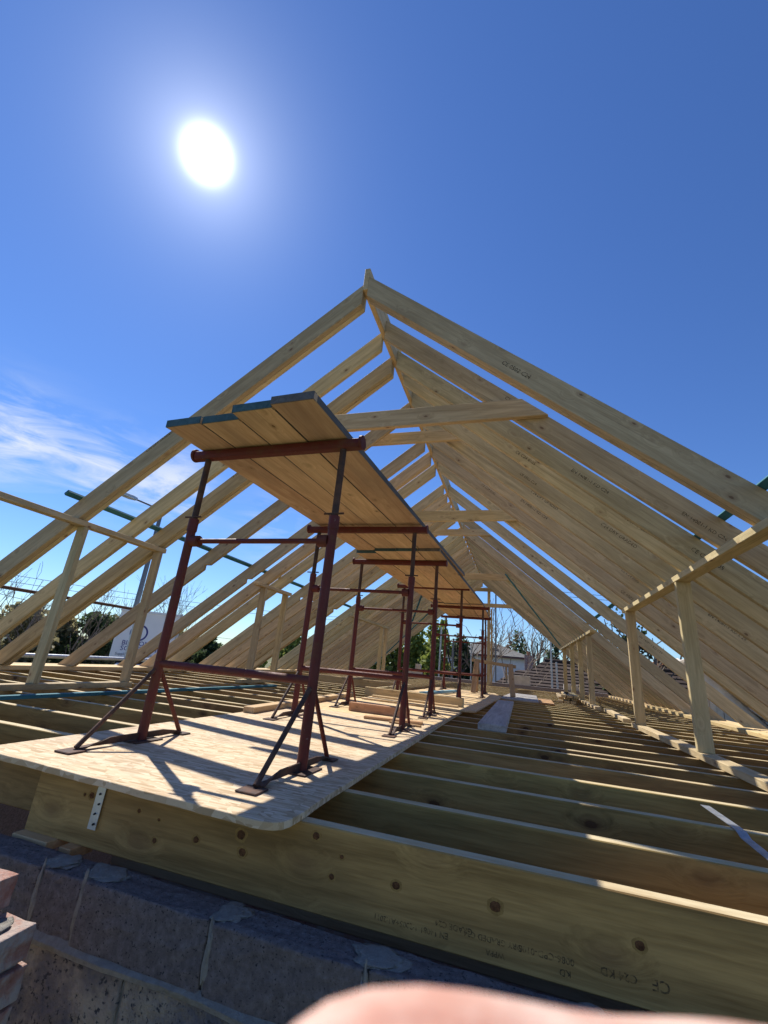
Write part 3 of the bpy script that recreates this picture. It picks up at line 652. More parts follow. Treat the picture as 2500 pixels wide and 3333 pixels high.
# ------------------------------------------------------------------ scaffold boards of the walkway
def walkway(y0, y1, xc0, xc1, z0, z1, ends, names, sag=0.0):
    for i in range(4):
        off = (i - 1.5) * 0.2215
        a = Vector((xc0 + off, y0 + ends[i], z0 + 0.002 * (i % 2))); b = Vector((xc1 + off, y1 + ends[(i + 2) % 4] * 0.6, z1 + 0.002 * (i % 2)))
        o = timber('scaffold_board', a, b, 0.2165, 0.038, 'board_wood', None, bevel=0.003)
        tag(o, names[i], 'scaffold board', 'scaffold boards of the raised walkway')
        d = (b - a).normalized(); L = (b - a).length
        eb = put('painted_end', MB().box((-0.0025, -0.1075, -0.0375), (0.02, 0.1075, 0.0008)).mesh('painted_end'), ('dark_teal', 'dark_teal', 'dark_teal', 'dark_grey_wood')[i], o)
        eb2 = put('side_edge', MB().box((0.03, -0.1095, -0.036), (L - 0.02, -0.1075, -0.002)).mesh('side_edge'), 'dark_grey_wood', o)
ordn = ('left-hand', 'second', 'third', 'right-hand')
walkway(1.40, 5.25, -1.262, -1.075, 1.513, 1.557, (0.10, 0.10, 0.03, 0.0), ['%s scaffold board of the nearest walkway section, over the first trestle' % k for k in ordn])
walkway(3.93, 7.75, -1.15, -1.03, 1.512, 1.545, (0.10, 0.02, 0.0, 0.0), ['%s scaffold board of the middle walkway section, from third to fifth trestle' % k for k in ordn])
walkway(7.55, 9.9, -1.03, -1.06, 1.53, 1.56, (0.0, 0.05, 0.02, 0.0), ['%s scaffold board of the farthest walkway section, by the gable' % k for k in ordn])

# ------------------------------------------------------------------ sawhorse, blocks, scaffold tubes
SH = thing('sawhorse', 'battered wooden sawhorse standing on the floor near the far gable', 'sawhorse', (-0.47, 9.2, 0.03))
timber('top_beam', (-0.92, 9.25, 0.66), (-0.08, 9.2, 0.60), 0.11, 0.06, 'horse_wood', SH)
for x in (-0.80, -0.20):
    for s in (-1, 1):
        timber('leg', (x + 0.02 * (1 if x > -0.5 else -1), 9.22 + 0.05 * s, 0.60), (x + 0.06 * (1 if x > -0.5 else -1), 9.22 + 0.25 * s, 0.035), 0.09, 0.045, 'horse_wood', SH, (0, 1, 0))
    part('gusset', MB().box(rel(SH, (x - 0.07, 9.06, 0.34)), rel(SH, (x - 0.05, 9.38, 0.56))), 'horse_wood', SH)
BL = [((-0.05, 16.12, 0.075), 'square grey block on top of the far gable wall'), ((1.55, 16.15, 0.055), 'grey block lying on the gable wall at the right'), ((-3.6, 16.15, 0.055), 'pale block on the gable wall left of the green conifers'), ((-3.5, 16.15, 0.26), 'pale half block stacked on top of another block on the gable wall')]
for i, (p, lb) in enumerate(BL):
    wd = (0.72, 0.44, 0.5, 0.2)[i]; ht = (0.32, 0.2, 0.2, 0.2)[i]
    o = tag(part('loose_block', MB().box((-wd / 2, -0.05, 0), (wd / 2, 0.05, ht)), 'tile_pale', None, p), lb, 'block'); bev(o, 0.006, 2)
def tube_thing(label, p, q, r=0.024, mat='galvanised', cat='scaffold tube', name='scaffold_tube', group=None):
    p, q = Vector(p), Vector(q); t = thing(name, label, cat, p, 0, group)
    part('tube', MB().tube((0, 0, 0), q - p, r, n=12), mat, t, smooth=True)
    d = (q - p); k = 0.42
    part('clamp', MB().box(d * k - Vector((0.045, 0.045, 0.04)), d * k + Vector((0.045, 0.045, 0.04))), 'dark_steel', t, bevel=0.01)
    return t
G3 = 'scaffold uprights beyond the far gable'
tube_thing('tall blue-grey scaffold upright right beside the gable post', (-0.86, 17.2, -2.9), (-0.86, 17.2, 3.4), 0.027, 'lamp_post_grey', group=G3)
tube_thing('left of the pair of scaffold uprights in front of the brown roof', (1.05, 17.2, -2.9), (1.05, 17.2, 1.75), 0.03, group=G3)
tube_thing('right and shorter of the pair of scaffold uprights before the brown roof', (1.25, 17.0, -2.9), (1.2, 17.0, 0.95), 0.03, group=G3)
tube_thing('pale scaffold upright standing before the conifers left of the fifth trestle', (-2.98, 17.2, -2.9), (-2.9, 17.2, 1.9), 0.03, group=G3)
tube_thing('blue-grey scaffold upright in the middle of the conifers', (-2.5, 17.2, -2.9), (-2.42, 17.2, 1.5), 0.035, 'lamp_post_grey', group=G3)
tube_thing('scaffold upright at the right edge of the conifers', (-1.75, 17.2, -2.9), (-1.75, 17.2, 1.3), 0.022, group=G3)
G4 = 'guard rails along the left eaves'
tube_thing('upper scaffold guard rail outside the left eaves by the lamp post', (-6.6, 1.5, 0.95), (-6.6, 6.2, 0.94), 0.024, 'dark_steel', group=G4)
tube_thing('lower scaffold guard rail just above the left eaves plate', (-6.6, 1.5, 0.10), (-6.6, 7.2, 0.09), 0.03, group=G4)
tube_thing('scaffold upright outside the left eaves right of the white lorry box', (-6.6, 6.35, -2.9), (-6.6, 6.35, 0.98), 0.026, 'galvanised')
G5 = 'guard rails along the right eaves'
for i, (y, zt) in enumerate(((6.4, 0.75), (9.0, 0.75), (12.4, 0.7))):
    tube_thing(('nearest', 'middle', 'farthest')[i] + ' scaffold upright outside the right eaves before the neighbouring roof', (4.1, y, -2.9), (4.1, y, zt), 0.026, group='scaffold uprights outside the right eaves')
tube_thing('long scaffold guard rail outside the right eaves low over the pale fence', (4.12, 3.5, -0.15), (4.12, 13.5, -0.15), 0.026, group=G5)

# ------------------------------------------------------------------ trees
def crown(mb, blobs, n, size, rng, flat=0.0):
    tot = sum(b[1][0] * b[1][1] * b[1][2] for b in blobs) ** 1
    for c, r in blobs:
        k = max(20, int(n * (r[0] * r[1] * r[2]) / tot)); c = Vector(c)
        for _ in range(k):
            d = Vector((rng.gauss(0, 1), rng.gauss(0, 1), rng.gauss(0, 1))).normalized() * (rng.random() ** 0.35) * rng.uniform(0.8, 1.15)
            p = c + Vector((d.x * r[0], d.y * r[1], d.z * r[2]))
            a = Vector((rng.gauss(0, 1), rng.gauss(0, 1), rng.gauss(0, 1) * (1 - flat))).normalized(); b = a.orthogonal().normalized()
            b = (b + a.cross(b) * rng.uniform(-1, 1)).normalized()
            s = size * rng.uniform(0.5, 1.3)
            mb.add([p - a * s - b * s * 0.3, p + a * s * 0.2 - b * s * 0.7, p + a * s, p + a * s * 0.2 + b * s * 0.6], [(0, 1, 2, 3)])
def branches(mb, p, d, L, r, depth, rng, spread=0.5, upw=0.15, kids=3, minr=0.006):
    n = 3; pts = [p]; dd = d.copy()
    for i in range(n):
        dd = (dd + Vector((rng.uniform(-1, 1), rng.uniform(-1, 1), rng.uniform(-0.5, 1) * 0.6 + upw)) * 0.16).normalized(); pts.append(pts[-1] + dd * L / n)
    for i in range(n):
        mb.tube(pts[i], pts[i + 1], max(minr, r * (1 - 0.5 * i / n)), max(minr, r * (1 - 0.5 * (i + 1) / n)), n=5 if depth > 1 else 3, cap=False)
    if depth <= 0: return
    for k in range(kids + (1 if rng.random() < 0.4 else 0)):
        t = rng.uniform(0.35, 1.0); i = min(n - 1, int(t * n)); q = pts[i].lerp(pts[i + 1], t * n - i)
        nd = (dd + Vector((rng.uniform(-1, 1), rng.uniform(-1, 1), rng.uniform(-0.3, 0.9))) * spread * 1.5).normalized()
        branches(mb, q, nd, L * rng.uniform(0.55, 0.8), r * 0.5, depth - 1, rng, spread, upw, kids, minr)
def leafy_tree(name, label, cat, base, blobs, n, size, mat, seed, trunk_r=0.14, group=None, stems=1):
    rng = random.Random(seed); t = thing(name, label, cat, base, 0, group)
    tm = MB(); top = max(b[0][2] for b in blobs)
    for k in range(stems):
        o = Vector((rng.uniform(-1, 1), rng.uniform(-1, 1), 0)) * (0.5 if stems > 1 else 0)
        branches(tm, o, Vector((rng.uniform(-.15, .15), rng.uniform(-.15, .15), 1)).normalized(), top * 0.55, trunk_r, 2, rng, 0.6, 0.2, 4, 0.012)
    part('trunk', tm, 'bark', t, smooth=True)
    cm_ = MB(); crown(cm_, blobs, n, size, rng); part('crown', cm_, mat, t)
    return t
def bare_tree(label, base, H, r, seed, depth=4, spread=0.55, group=None, lean=(0, 0), mat='twig', kids=3, minr=0.008):
    rng = random.Random(seed); t = thing('bare_tree', label, 'tree', base, 0, group)
    tm = MB(); branches(tm, Vector((0, 0, 0)), Vector((lean[0], lean[1], 1)).normalized(), H * 0.45, r, 1, rng, 0.3, 0.3, 2, minr); part('trunk', tm, 'bark', t, smooth=True)
    bm_ = MB()
    for k in range(5):
        branches(bm_, Vector((lean[0], lean[1], 1)).normalized() * H * (0.28 + 0.05 * k), Vector((rng.uniform(-.7, .7) + lean[0], rng.uniform(-.7, .7) + lean[1], 1)).normalized(), H * 0.33, r * 0.5, depth - 1, rng, spread, 0.12, kids, minr)
    part('crown', bm_, mat, t)
    return t
def gnd(p): return Vector((p.x, p.y, -2.9))
def blobs_col(rng, H, W_, k=9, taper=0.7):
    out = []
    for i in range(k):
        z = H * (0.12 + 0.8 * i / (k - 1)); w_ = W_ * (1 - taper * (i / (k - 1)) ** 1.6)
        for j in range(3):
            a = rng.uniform(0, 6.28); out.append(((math.cos(a) * w_ * 0.55, math.sin(a) * w_ * 0.55, z + rng.uniform(-.2, .2)), (w_ * 0.5, w_ * 0.5, H / k * 0.85)))
    return out
rg = random.Random(77)
# conifers beyond the far gable
CON = [(700, 2060, 30), (830, 2050, 31), (960, 2045, 30), (1090, 2035, 29), (1200, 2030, 30), (1270, 1985, 28), (1350, 2005, 28), (1430, 2010, 27), (1500, 2065, 28)]
CL = ['dark', 'broad', 'mid green', 'bushy', 'dense', 'tallest', 'bright green', 'sunlit', 'dark green']
for i, (px, py, D) in enumerate(CON):
    top = at(px, py, D); Hh = top.z + 2.9
    leafy_tree('conifer_tree', '%s conifer, number %s from the left in the screen behind the far gable' % (CL[i], ('one', 'two', 'three', 'four', 'five', 'six', 'seven', 'eight', 'nine')[i]), 'tree', gnd(top), blobs_col(rg, Hh, 1.75, 9), 7500, 0.14, 'leaf_dark' if i in (0, 8) else 'leaf_green', 100 + i, 0.14, 'conifers behind the far gable')
# evergreen bushes and bare shrubs beyond the road on the left
BUS = [(-120, 1960, 24, 2.6), (60, 1975, 25, 2.2), (170, 1990, 27, 2.0), (300, 2000, 26, 1.9), (390, 2010, 27, 1.6), (560, 2050, 30, 1.8), (640, 2085, 33, 1.8)]
BLB = ['far left large olive evergreen bush at the picture edge', 'olive evergreen bush behind the first left rafters', 'evergreen bush above the silver vehicles', 'dense evergreen bush left of the lamp post', 'evergreen bush right behind the lamp post', 'low evergreen bush right of the white lorry box', 'distant evergreen bush behind the left trestle leg']
for i, (px, py, D, wd) in enumerate(BUS):
    top = at(px, py, D); Hh = top.z + 2.9
    leafy_tree('evergreen_bush', BLB[i], 'bush', gnd(top), blobs_col(rg, Hh, wd, 7, 0.45), 6500, 0.13, 'leaf_dark' if i in (3, 6) else 'leaf_olive', 200 + i, 0.1, 'bushes across the road', 2)
BAR = [(30, 1860, 22, 6), (130, 1880, 23, 9), (300, 1900, 24, 12), (420, 1890, 26, 14), (545, 1905, 33, 10), (600, 1925, 36, 11)]
BRL = ['bare twiggy tree at the far left edge', 'bare twiggy shrub rising over the olive bush', 'bare upright tree left of the lamp post', 'bare upright tree right of the lamp post', 'rounded bare tree right of the white lorry box', 'smaller bare tree behind the tall trestle leg']
for i, (px, py, D, sd) in enumerate(BAR):
    top = at(px, py, D); Hh = (top.z + 2.9) * 1.02
    bare_tree(BRL[i], gnd(top), Hh * 0.97, 0.07, 300 + sd, 4, 0.42, 'bare trees across the road', minr=0.0075, kids=2)
# beyond the gable on the right
p = at(1580, 1990, 19); bare_tree('small pale bare tree with long drooping shoots beside the gable post', gnd(p), p.z + 2.9 + 0.6, 0.06, 41, 4, 0.75, None, (0.05, 0), 'twig', 2, 0.009)
p = at(1640, 2030, 20); bare_tree('thin bare sapling leaning right in front of the hipped roof', gnd(p), p.z + 2.9, 0.045, 47, 3, 0.7, None, (0.12, 0), 'twig', 2, 0.009)
p = at(1745, 2028, 48); bare_tree('tall wide bare tree right of the hipped roof', gnd(p), p.z + 2.9, 0.26, 42, 5, 0.6, None, (0, 0), 'bark', 2, 0.016)
p = at(1715, 2050, 50); bare_tree('second bare tree behind the hipped roof', gnd(p), p.z + 2.9, 0.2, 43, 4, 0.6, None, (0, 0), 'bark', 2, 0.014)
for i, (px, py, D, wd, mt, lb) in enumerate(((1690, 2055, 47, 2.0, 'leaf_dark', 'dark pine rising behind the hipped roof'), (1655, 2085, 50, 2.0, 'leaf_brown', 'low brownish tree left of the dark pine'), (1800, 2060, 44, 1.3, 'leaf_dark', 'slim dark pine right of the bare tree'),
        (1960, 2030, 24, 1.0, 'leaf_dark', 'dark spiky conifer behind the right rafters, left one'), (2010, 1985, 23, 1.4, 'leaf_dark', 'tallest dark spiky conifer behind the right rafters'), (2070, 2050, 23, 1.5, 'leaf_dark', 'dark conifer right of the tallest one behind the right rafters'), (2150, 2105, 26, 1.2, 'leaf_brown', 'reddish brown shrub tree beside the red tiled roof'))):
    top = at(px, py, D); Hh = top.z + 2.9
    leafy_tree('pine_tree', lb, 'tree', gnd(top), blobs_col(rg, Hh, wd, 8, 0.75), 3500, 0.17 if D > 40 else 0.12, mt, 400 + i, 0.16)

# ------------------------------------------------------------------ houses
def tiled_slope(parent, a, b, c, d, n, mat, name='tile_course', th=0.035):
    """a-b eaves edge, d-c ridge edge; n courses, each a stepped slab of its own"""
    a, b, c, d = (rel(parent, Vector(v)) for v in (a, b, c, d))
    nn = (b - a).cross(d - a).normalized()
    if nn.z < 0: nn = -nn
    for k in range(n):
        t0, t1 = k / n, (k + 1) / n + 0.25 / n
        p = [a.lerp(d, t0), b.lerp(c, t0), b.lerp(c, min(1, t1)), a.lerp(d, min(1, t1))]
        lo, hi = nn * th, nn * (th * 0.1)
        vs = [p[0], p[1], p[2], p[3], p[0] + lo, p[1] + lo, p[2] + hi, p[3] + hi]
        part(name, MB().add(vs, [(3, 2, 1, 0), (4, 5, 6, 7), (0, 1, 5, 4), (1, 2, 6, 5), (2, 3, 7, 6), (3, 0, 4, 7)]), mat, parent)
# brown neighbour
BH = thing('neighbour_bungalow', 'neighbouring bungalow with a broad brown tiled roof beyond the right eaves', 'house', (8, 24, -2.9))
l0 = at(1772, 2152, 24); ridge_z = l0.z
r1 = at(2230, 2195, 24.0)
A_ = Vector((l0.x, l0.y, ridge_z)); dirr = Vector((1.0, 0.02, 0)).normalized(); B_ = A_ + dirr * 11
fall = Vector((-0.02, -1, 0)).normalized()
E0 = A_ + fall * 5.0 - dirr * 3.6; E0.z = ridge_z - 2.9; E1 = B_ + fall * 5.0 + dirr * 1.0; E1.z = ridge_z - 2.9
tiled_slope(BH, E0, E1, B_, A_, 17, 'tile_brown', th=0.06)
E2 = A_ - fall * 5.0 - dirr * 3.6; E2.z = E0.z; E3 = B_ - fall * 5.0 + dirr; E3.z = E0.z
tiled_slope(BH, E2, E0, A_, A_ + dirr * 0.01, 17, 'tile_brown', th=0.06); tiled_slope(BH, E3, E2, A_, B_, 6, 'tile_brown', th=0.06)
part('wall', MB().box(rel(BH, E0 + Vector((0.4, 0.4, -2.5))), rel(BH, Vector((E1.x - 0.4, E3.y - 0.4, E0.z + 0.05)))), 'brick_red', BH)
part('ridge_tiles', MB().tube(rel(BH, A_ + Vector((0, 0, 0.03))), rel(BH, B_ + Vector((0, 0, 0.03))), 0.1, n=10), 'tile_brown', BH, smooth=True)
cp = A_ + dirr * 0.2 + Vector((-0.9, 2.2, 0))
ch = part('chimney', MB().box(rel(BH, cp + Vector((-0.22, -0.22, -1.5))), rel(BH, cp + Vector((0.22, 0.22, 0.3)))), 'brick_red', BH)
part('pot', MB().tube(rel(BH, cp + Vector((0, 0, 0.3))), rel(BH, cp + Vector((0, 0, 0.5))), 0.1, 0.08), 'tile_red', ch)
# low brown lean-to roof left of it
LT = thing('lean_to', 'small low brown tiled roof at the left of the neighbouring bungalow', 'house', (3.0, 23, -2.9))
q = at(1690, 2180, 22); tiled_slope(LT, q + Vector((-1.2, -1.4, -0.75)), q + Vector((3.2, -1.4, -0.75)), q + Vector((2.6, 0.8, 0.0)), q + Vector((0, 0.8, 0)), 6, 'tile_brown', th=0.06)
part('wall', MB().box(rel(LT, q + Vector((-0.9, -1.2, -3.2))), rel(LT, q + Vector((3.0, 0.8, -0.77)))), 'brick_red', LT)
# white rendered house with hipped roof
WH = thing('white_house', 'white rendered house with a grey hipped roof seen past the gable post', 'house', gnd(at(1650, 2150, 42)))
e = at(1722, 2143, 40); ez = e.z; wl_ = at(1560, 2128, 40)
ax = Vector((e.x - wl_.x, e.y - wl_.y, 0)).normalized(); ay = Vector((-ax.y, ax.x, 0))
c0 = Vector((wl_.x, wl_.y, ez)) - ax * 3; c1 = Vector((e.x, e.y, ez)); depth = 7.5
rz = at(1635, 2090, 43).z
r0 = c0 + ax * 3 + ay * depth / 2; r1 = c1 - ax * 3.2 + ay * depth / 2; r0.z = r1.z = rz
tiled_slope(WH, c0 - ay * .3, c1 + ax * .3 - ay * .3, r1, r0, 14, 'tile_grey', th=0.05)
tiled_slope(WH, c1 + ax * .3 - ay * .3, c1 + ax * .3 + ay * (depth + .3), r1 + ax * .01, r1, 14, 'tile_grey', th=0.05)
tiled_slope(WH, c1 + ax * .3 + ay * (depth + .3), c0 + ay * (depth + .3), r0, r1, 5, 'tile_grey', th=0.05)
def obox(mb, P, o, ax, ay, a0, a1, b0, b1, z0, z1):
    cs = [o + ax * a + ay * b for a, b in ((a0, b0), (a1, b0), (a1, b1), (a0, b1))]
    return mb.add([rel(P, Vector((c.x, c.y, z0))) for c in cs] + [rel(P, Vector((c.x, c.y, z1))) for c in cs], [(3, 2, 1, 0), (4, 5, 6, 7), (0, 1, 5, 4), (1, 2, 6, 5), (2, 3, 7, 6), (3, 0, 4, 7)])
LW = (c1 - c0).length
part('wall', obox(MB(), WH, c0, ax, ay, 0, LW, 0, depth, -2.9, ez), 'render_white', WH)
part('corner_trim', obox(MB(), WH, c0, ax, ay, LW + 0.005, LW + 0.2, -0.15, 0.35, -2.9, ez - 0.05), 'brown_trim', WH)
part('gutter', obox(MB(), WH, c0, ax, ay, -0.3, LW + 0.3, -0.42, -0.3, ez - 0.14, ez - 0.01), 'brown_trim', WH)
rw = (c0.lerp(c1, 0.62) - ay * .3).lerp(r1.lerp(r0, 0.35), 0.38)
f_ = part('roof_window', obox(MB(), WH, rw, ax, ay, -0.45, 0.45, -0.35, 0.25, rw.z - 0.1, rw.z + 0.16), 'glass_dark', WH)
for i, (a, z0) in enumerate(((LW - 4.6, -2.0), (LW - 7.4, -2.0))):
    f_ = part('window', obox(MB(), WH, c0, ax, ay, a, a + 1.6, -0.06, 0.05, z0, z0 + 1.2), 'car_white', WH)
    part('pane', obox(MB(), WH, c0, ax, ay, a + 0.1, a + 0.75, -0.08, 0.0, z0 + 0.1, z0 + 1.1), 'glass_dark', f_); part('pane', obox(MB(), WH, c0, ax, ay, a + 0.85, a + 1.5, -0.08, 0.0, z0 + 0.1, z0 + 1.1), 'glass_dark', f_)
# red tiled roof
RH = thing('red_roof_house', 'distant house with an orange-red tiled hipped roof behind the right rafters', 'house', gnd(at(2150, 2200, 34)))
a0 = at(2135, 2150, 32); tiled_slope(RH, a0 + Vector((-2.0, -3, -2.0)), a0 + Vector((7, -3, -2.0)), a0 + Vector((5, 0, 0)), a0, 12, 'tile_red', th=0.05)
tiled_slope(RH, a0 + Vector((-2.0, 3, -2.0)), a0 + Vector((-2.0, -3, -2.0)), a0, a0 + Vector((0.01, 0, 0)), 12, 'tile_red', th=0.05)
part('wall', MB().box(rel(RH, a0 + Vector((-1.8, -2.8, -5.5))), rel(RH, a0 + Vector((6.5, 2.8, -2.02)))), 'brick_red', RH)
part('ridge_tiles', MB().tube(rel(RH, a0 + Vector((0, 0, 0.02))), rel(RH, a0 + Vector((5, 0, 0.02))), 0.1, n=8), 'tile_red', RH)
# pale outbuilding at the right: boarded wall and a wavy pantile verge
OB = thing('pale_outbuilding', 'pale outbuilding with vertical boards and a sunlit wavy pantile roof at the right', 'outbuilding', (7.0, 9.5, -2.9))
yo = 9.6
pa = EYE + ray(2250, 2150) * (yo / ray(2250, 2150).y); pb = EYE + ray(2520, 2380) * (yo / ray(2520, 2380).y)
sl_ = (pb - pa)
pa = pa - sl_ * 0.03; n_t = 7
for k in range(n_t):
    a = pa + (pb - pa) * (k / n_t) * 1.25; b = pa + (pb - pa) * ((k + 1.1) / n_t) * 1.25
    vs = []; fs = []; cols = 13
    nrm = Vector((-(pb - pa).z, 0, (pb - pa).x)).normalized()
    if nrm.z < 0: nrm = -nrm
    for j in range(cols):
        w_ = nrm * (0.035 * math.sin(j * math.pi / 3.0))
        y = j * 0.12 - 0.1
        vs += [rel(OB, a + w_ + nrm * 0.02 + Vector((0, y, 0))), rel(OB, b + w_ + nrm * 0.055 + Vector((0, y, 0)))]
        if j: fs.append((2 * j - 2, 2 * j, 2 * j + 1, 2 * j - 1))
    o = part('pantile_course', MB().add(vs, fs), 'tile_pale', OB, smooth=True); m_ = o.modifiers.new('t', 'SOLIDIFY'); m_.thickness = 0.03
part('verge_board', MB().add([rel(OB, v) for v in (pa + Vector((0, 0.02, -0.3)), pb * 1 + sl_ * 0.25 + Vector((0, 0.02, -0.3)), pb + sl_ * 0.25 + Vector((0, 0.02, 0)), pa + Vector((0, 0.02, 0)), pa + Vector((0, 0.06, -0.3)), pb + sl_ * 0.25 + Vector((0, 0.06, -0.3)), pb + sl_ * 0.25 + Vector((0, 0.06, 0)), pa + Vector((0, 0.06, 0)))],
     [(0, 1, 2, 3), (7, 6, 5, 4), (0, 3, 7, 4), (1, 5, 6, 2), (3, 2, 6, 7), (0, 4, 5, 1)]), 'tile_pale', OB)
x = pa.x + 0.05
while x < pb.x + 0.4:
    zt = pa.z + (pb.z - pa.z) * (x - pa.x) / (pb.x - pa.x) - 0.1
    if zt > -2.7: part('board', MB().box(rel(OB, (x, yo + 0.08 + 0.012 * (int(x * 50) % 2), -2.9)), rel(OB, (x + 0.094, yo + 0.12, zt))), 'fence_pale', OB)
    x += 0.1

# ------------------------------------------------------------------ lamp post, wires, lorry, parked vehicles
p = at(392, 2160, 19.0); tp = at(490, 1650, 19.0)
LP = thing('street_lamp', 'tall grey street lamp with a flat head over the left rafters', 'street lamp', (p.x, p.y, -2.9))
hz = tp.z
part('post', MB().tube((0, 0, 0), (0, 0, 1.4), 0.13, n=14).tube((0, 0, 1.4), (0, 0, hz + 2.9), 0.11, 0.07, n=14), 'lamp_post_grey', LP, smooth=True)
hd = at(388, 1648, 18.2); he = Vector((hd.x - p.x, hd.y - p.y, 0)); hl = he.length; he.normalize()
part('arm', MB().tube((0, 0, hz + 2.86), he * (hl - 0.5) + Vector((0, 0, hz + 2.92)), 0.035, n=8), 'lamp_post_grey', LP, smooth=True)
sd = Vector((-he.y, he.x, 0))
hm = MB(); c = he * (hl - 0.55) + Vector((0, 0, hz + 2.93)); vs = []
for t_, w_, h0, h1 in ((0, 0.07, -0.05, 0.05), (0.22, 0.15, -0.06, 0.06), (0.6, 0.16, -0.04, 0.06), (0.85, 0.08, -0.01, 0.035)):
    for s_, h_ in ((-1, h0), (1, h0), (1, h1), (-1, h1)): vs.append(c + he * t_ + sd * w_ * s_ + Vector((0, 0, h_)))
fs = [(0, 1, 2, 3), (15, 14, 13, 12)]
for i in range(3): fs += [(4 * i + k, 4 * i + (k + 1) % 4, 4 * i + 4 + (k + 1) % 4, 4 * i + 4 + k) for k in range(4)]
part('lamp_head', hm.add(vs, fs), 'galvanised', LP, bevel=0.01)
part('lens', MB().box(c + he * 0.2 - Vector((0.09, 0.09, 0.065)), c + he * 0.42 + Vector((0.09, 0.09, -0.05))), 'car_white', LP)
def wire(label, pts, r=0.012):
    t = [Vector(p_) for p_ in pts]; m_ = MB()
    o = t[0]; n_ = 24; prev = None
    for i in range(n_ + 1):
        u = i / n_; q_ = t[0].lerp(t[1], u) - Vector((0, 0, 1)) * (0.02 * (t[1] - t[0]).length * 4 * u * (1 - u)) - o
        if prev is not None: m_.tube(prev, q_, r, n=5, cap=False)
        prev = q_
    tag(part('overhead_wire', m_, 'cable', None, o), label, 'wire', 'overhead wires')
wire('upper overhead wire crossing behind the left rafters', (at(-900, 1700, 26), at(1300, 2015, 44)))
wire('second overhead wire crossing behind the left rafters', (at(-900, 1735, 26), at(1300, 2022, 44)))
wire('third overhead wire passing behind the lamp post', (at(-900, 1800, 25), at(800, 2110, 40)))
wire('lowest overhead wire near the white lorry box', (at(-900, 1690, 25), at(800, 2085, 40)))
wire('upper thin wire seen through the right rafters', (at(1450, 1880, 34), at(2800, 1975, 34)), 0.014)
wire('lower thin wire seen through the right rafters', (at(1450, 1892, 34), at(2800, 1992, 34)), 0.014)
# lorry with a white box and blue lettering
a = at(335, 2160, 16.5); b = at(555, 2170, 16.5); ax = Vector((b.x - a.x, b.y - a.y, 0)); wdt = ax.length; ax.normalize(); ay = Vector((-ax.y, ax.x, 0))
if ay.dot(Vector((a.x, a.y, 0))) < 0: ay = -ay
LO = thing('box_lorry', 'lorry with a tall white box lettered in blue behind the left knee wall', 'lorry', gnd(a))
zt = at(400, 1985, 16.5).z; zb = at(400, 2150, 16.5).z
o0 = Vector((a.x, a.y, 0))
bx = part('box_body', obox(MB(), LO, o0, ax, ay, 0.1, wdt - 0.05, 0, 5.0, zb, zt), 'white_panel', LO, bevel=0.02)
part('roof_rail', obox(MB(), LO, o0, ax, ay, 0.08, wdt - 0.03, -0.03, 0.05, zt - 0.02, zt + 0.05), 'car_white', LO)
part('corner_post', obox(MB(), LO, o0, ax, ay, wdt - 0.05, wdt + 0.02, -0.03, 0.06, zb, zt + 0.08), 'galvanised', LO)
part('chassis', obox(MB(), LO, o0, ax, ay, 0.3, wdt - 0.3, 0.1, 5.6, -2.3, zb - 0.02), 'rubber', LO)
part('cab', obox(MB(), LO, o0, ax, ay, 0.25, wdt - 0.2, -1.6, -0.06, -2.45, zb - 0.06), 'car_white', LO, bevel=0.12)
part('windscreen', obox(MB(), LO, o0, ax, ay, 0.45, wdt - 0.4, -1.64, -1.58, zb - 0.95, zb - 0.3), 'glass_dark', LO)
for s_ in (0.2, wdt - 0.4):
    for d_ in (-0.9, 3.6):
        wp = o0 + ax * (s_ + 0.1) + ay * d_; wp.z = -2.45
        part('wheel', MB().tube(rel(LO, wp - ax * 0.14), rel(LO, wp + ax * 0.14), 0.45, n=20), 'rubber', LO, smooth=True)
rt = Matrix((ax, Vector((0, 0, 1)), ax.cross(Vector((0, 0, 1))))).transposed()
def sign(s_, size, px, py, mat):
    q_ = o0 + ax * px; q_.z = py
    text_part('lettering', s_, size, mat, bx, rel(LO, q_ - ay * 0.006), rt, 0.002)
hh = zt - zb
sign('BINDON ABBEY', 0.205, 0.34, zb + hh * 0.31, 'sign_blue'); sign('SCAFFOLDING', 0.205, 0.34, zb + hh * 0.2, 'sign_blue')
sign('Suppliers and erectors of', 0.115, 0.24, zb + hh * 0.105, 'sign_grey'); sign('scaffolding', 0.115, 0.42, zb + hh * 0.04, 'sign_grey')
rm = MB(); vs = []; cc = o0 + ax * (wdt * 0.5 - 0.2); zc = zb + hh * 0.57; n_ = 40
for i in range(n_):
    an = 2 * math.pi * i / n_
    for r_ in (0.21, 0.26): vs.append(rel(LO, cc - ay * 0.007 + ax * (r_ * math.cos(an)) + Vector((0, 0, zc + r_ * math.sin(an)))))
rm.add(vs, [(2 * i, 2 * i + 1, (2 * i + 3) % (2 * n_), (2 * i + 2) % (2 * n_)) for i in range(n_)])
part('round_emblem', rm, 'sign_blue', bx)
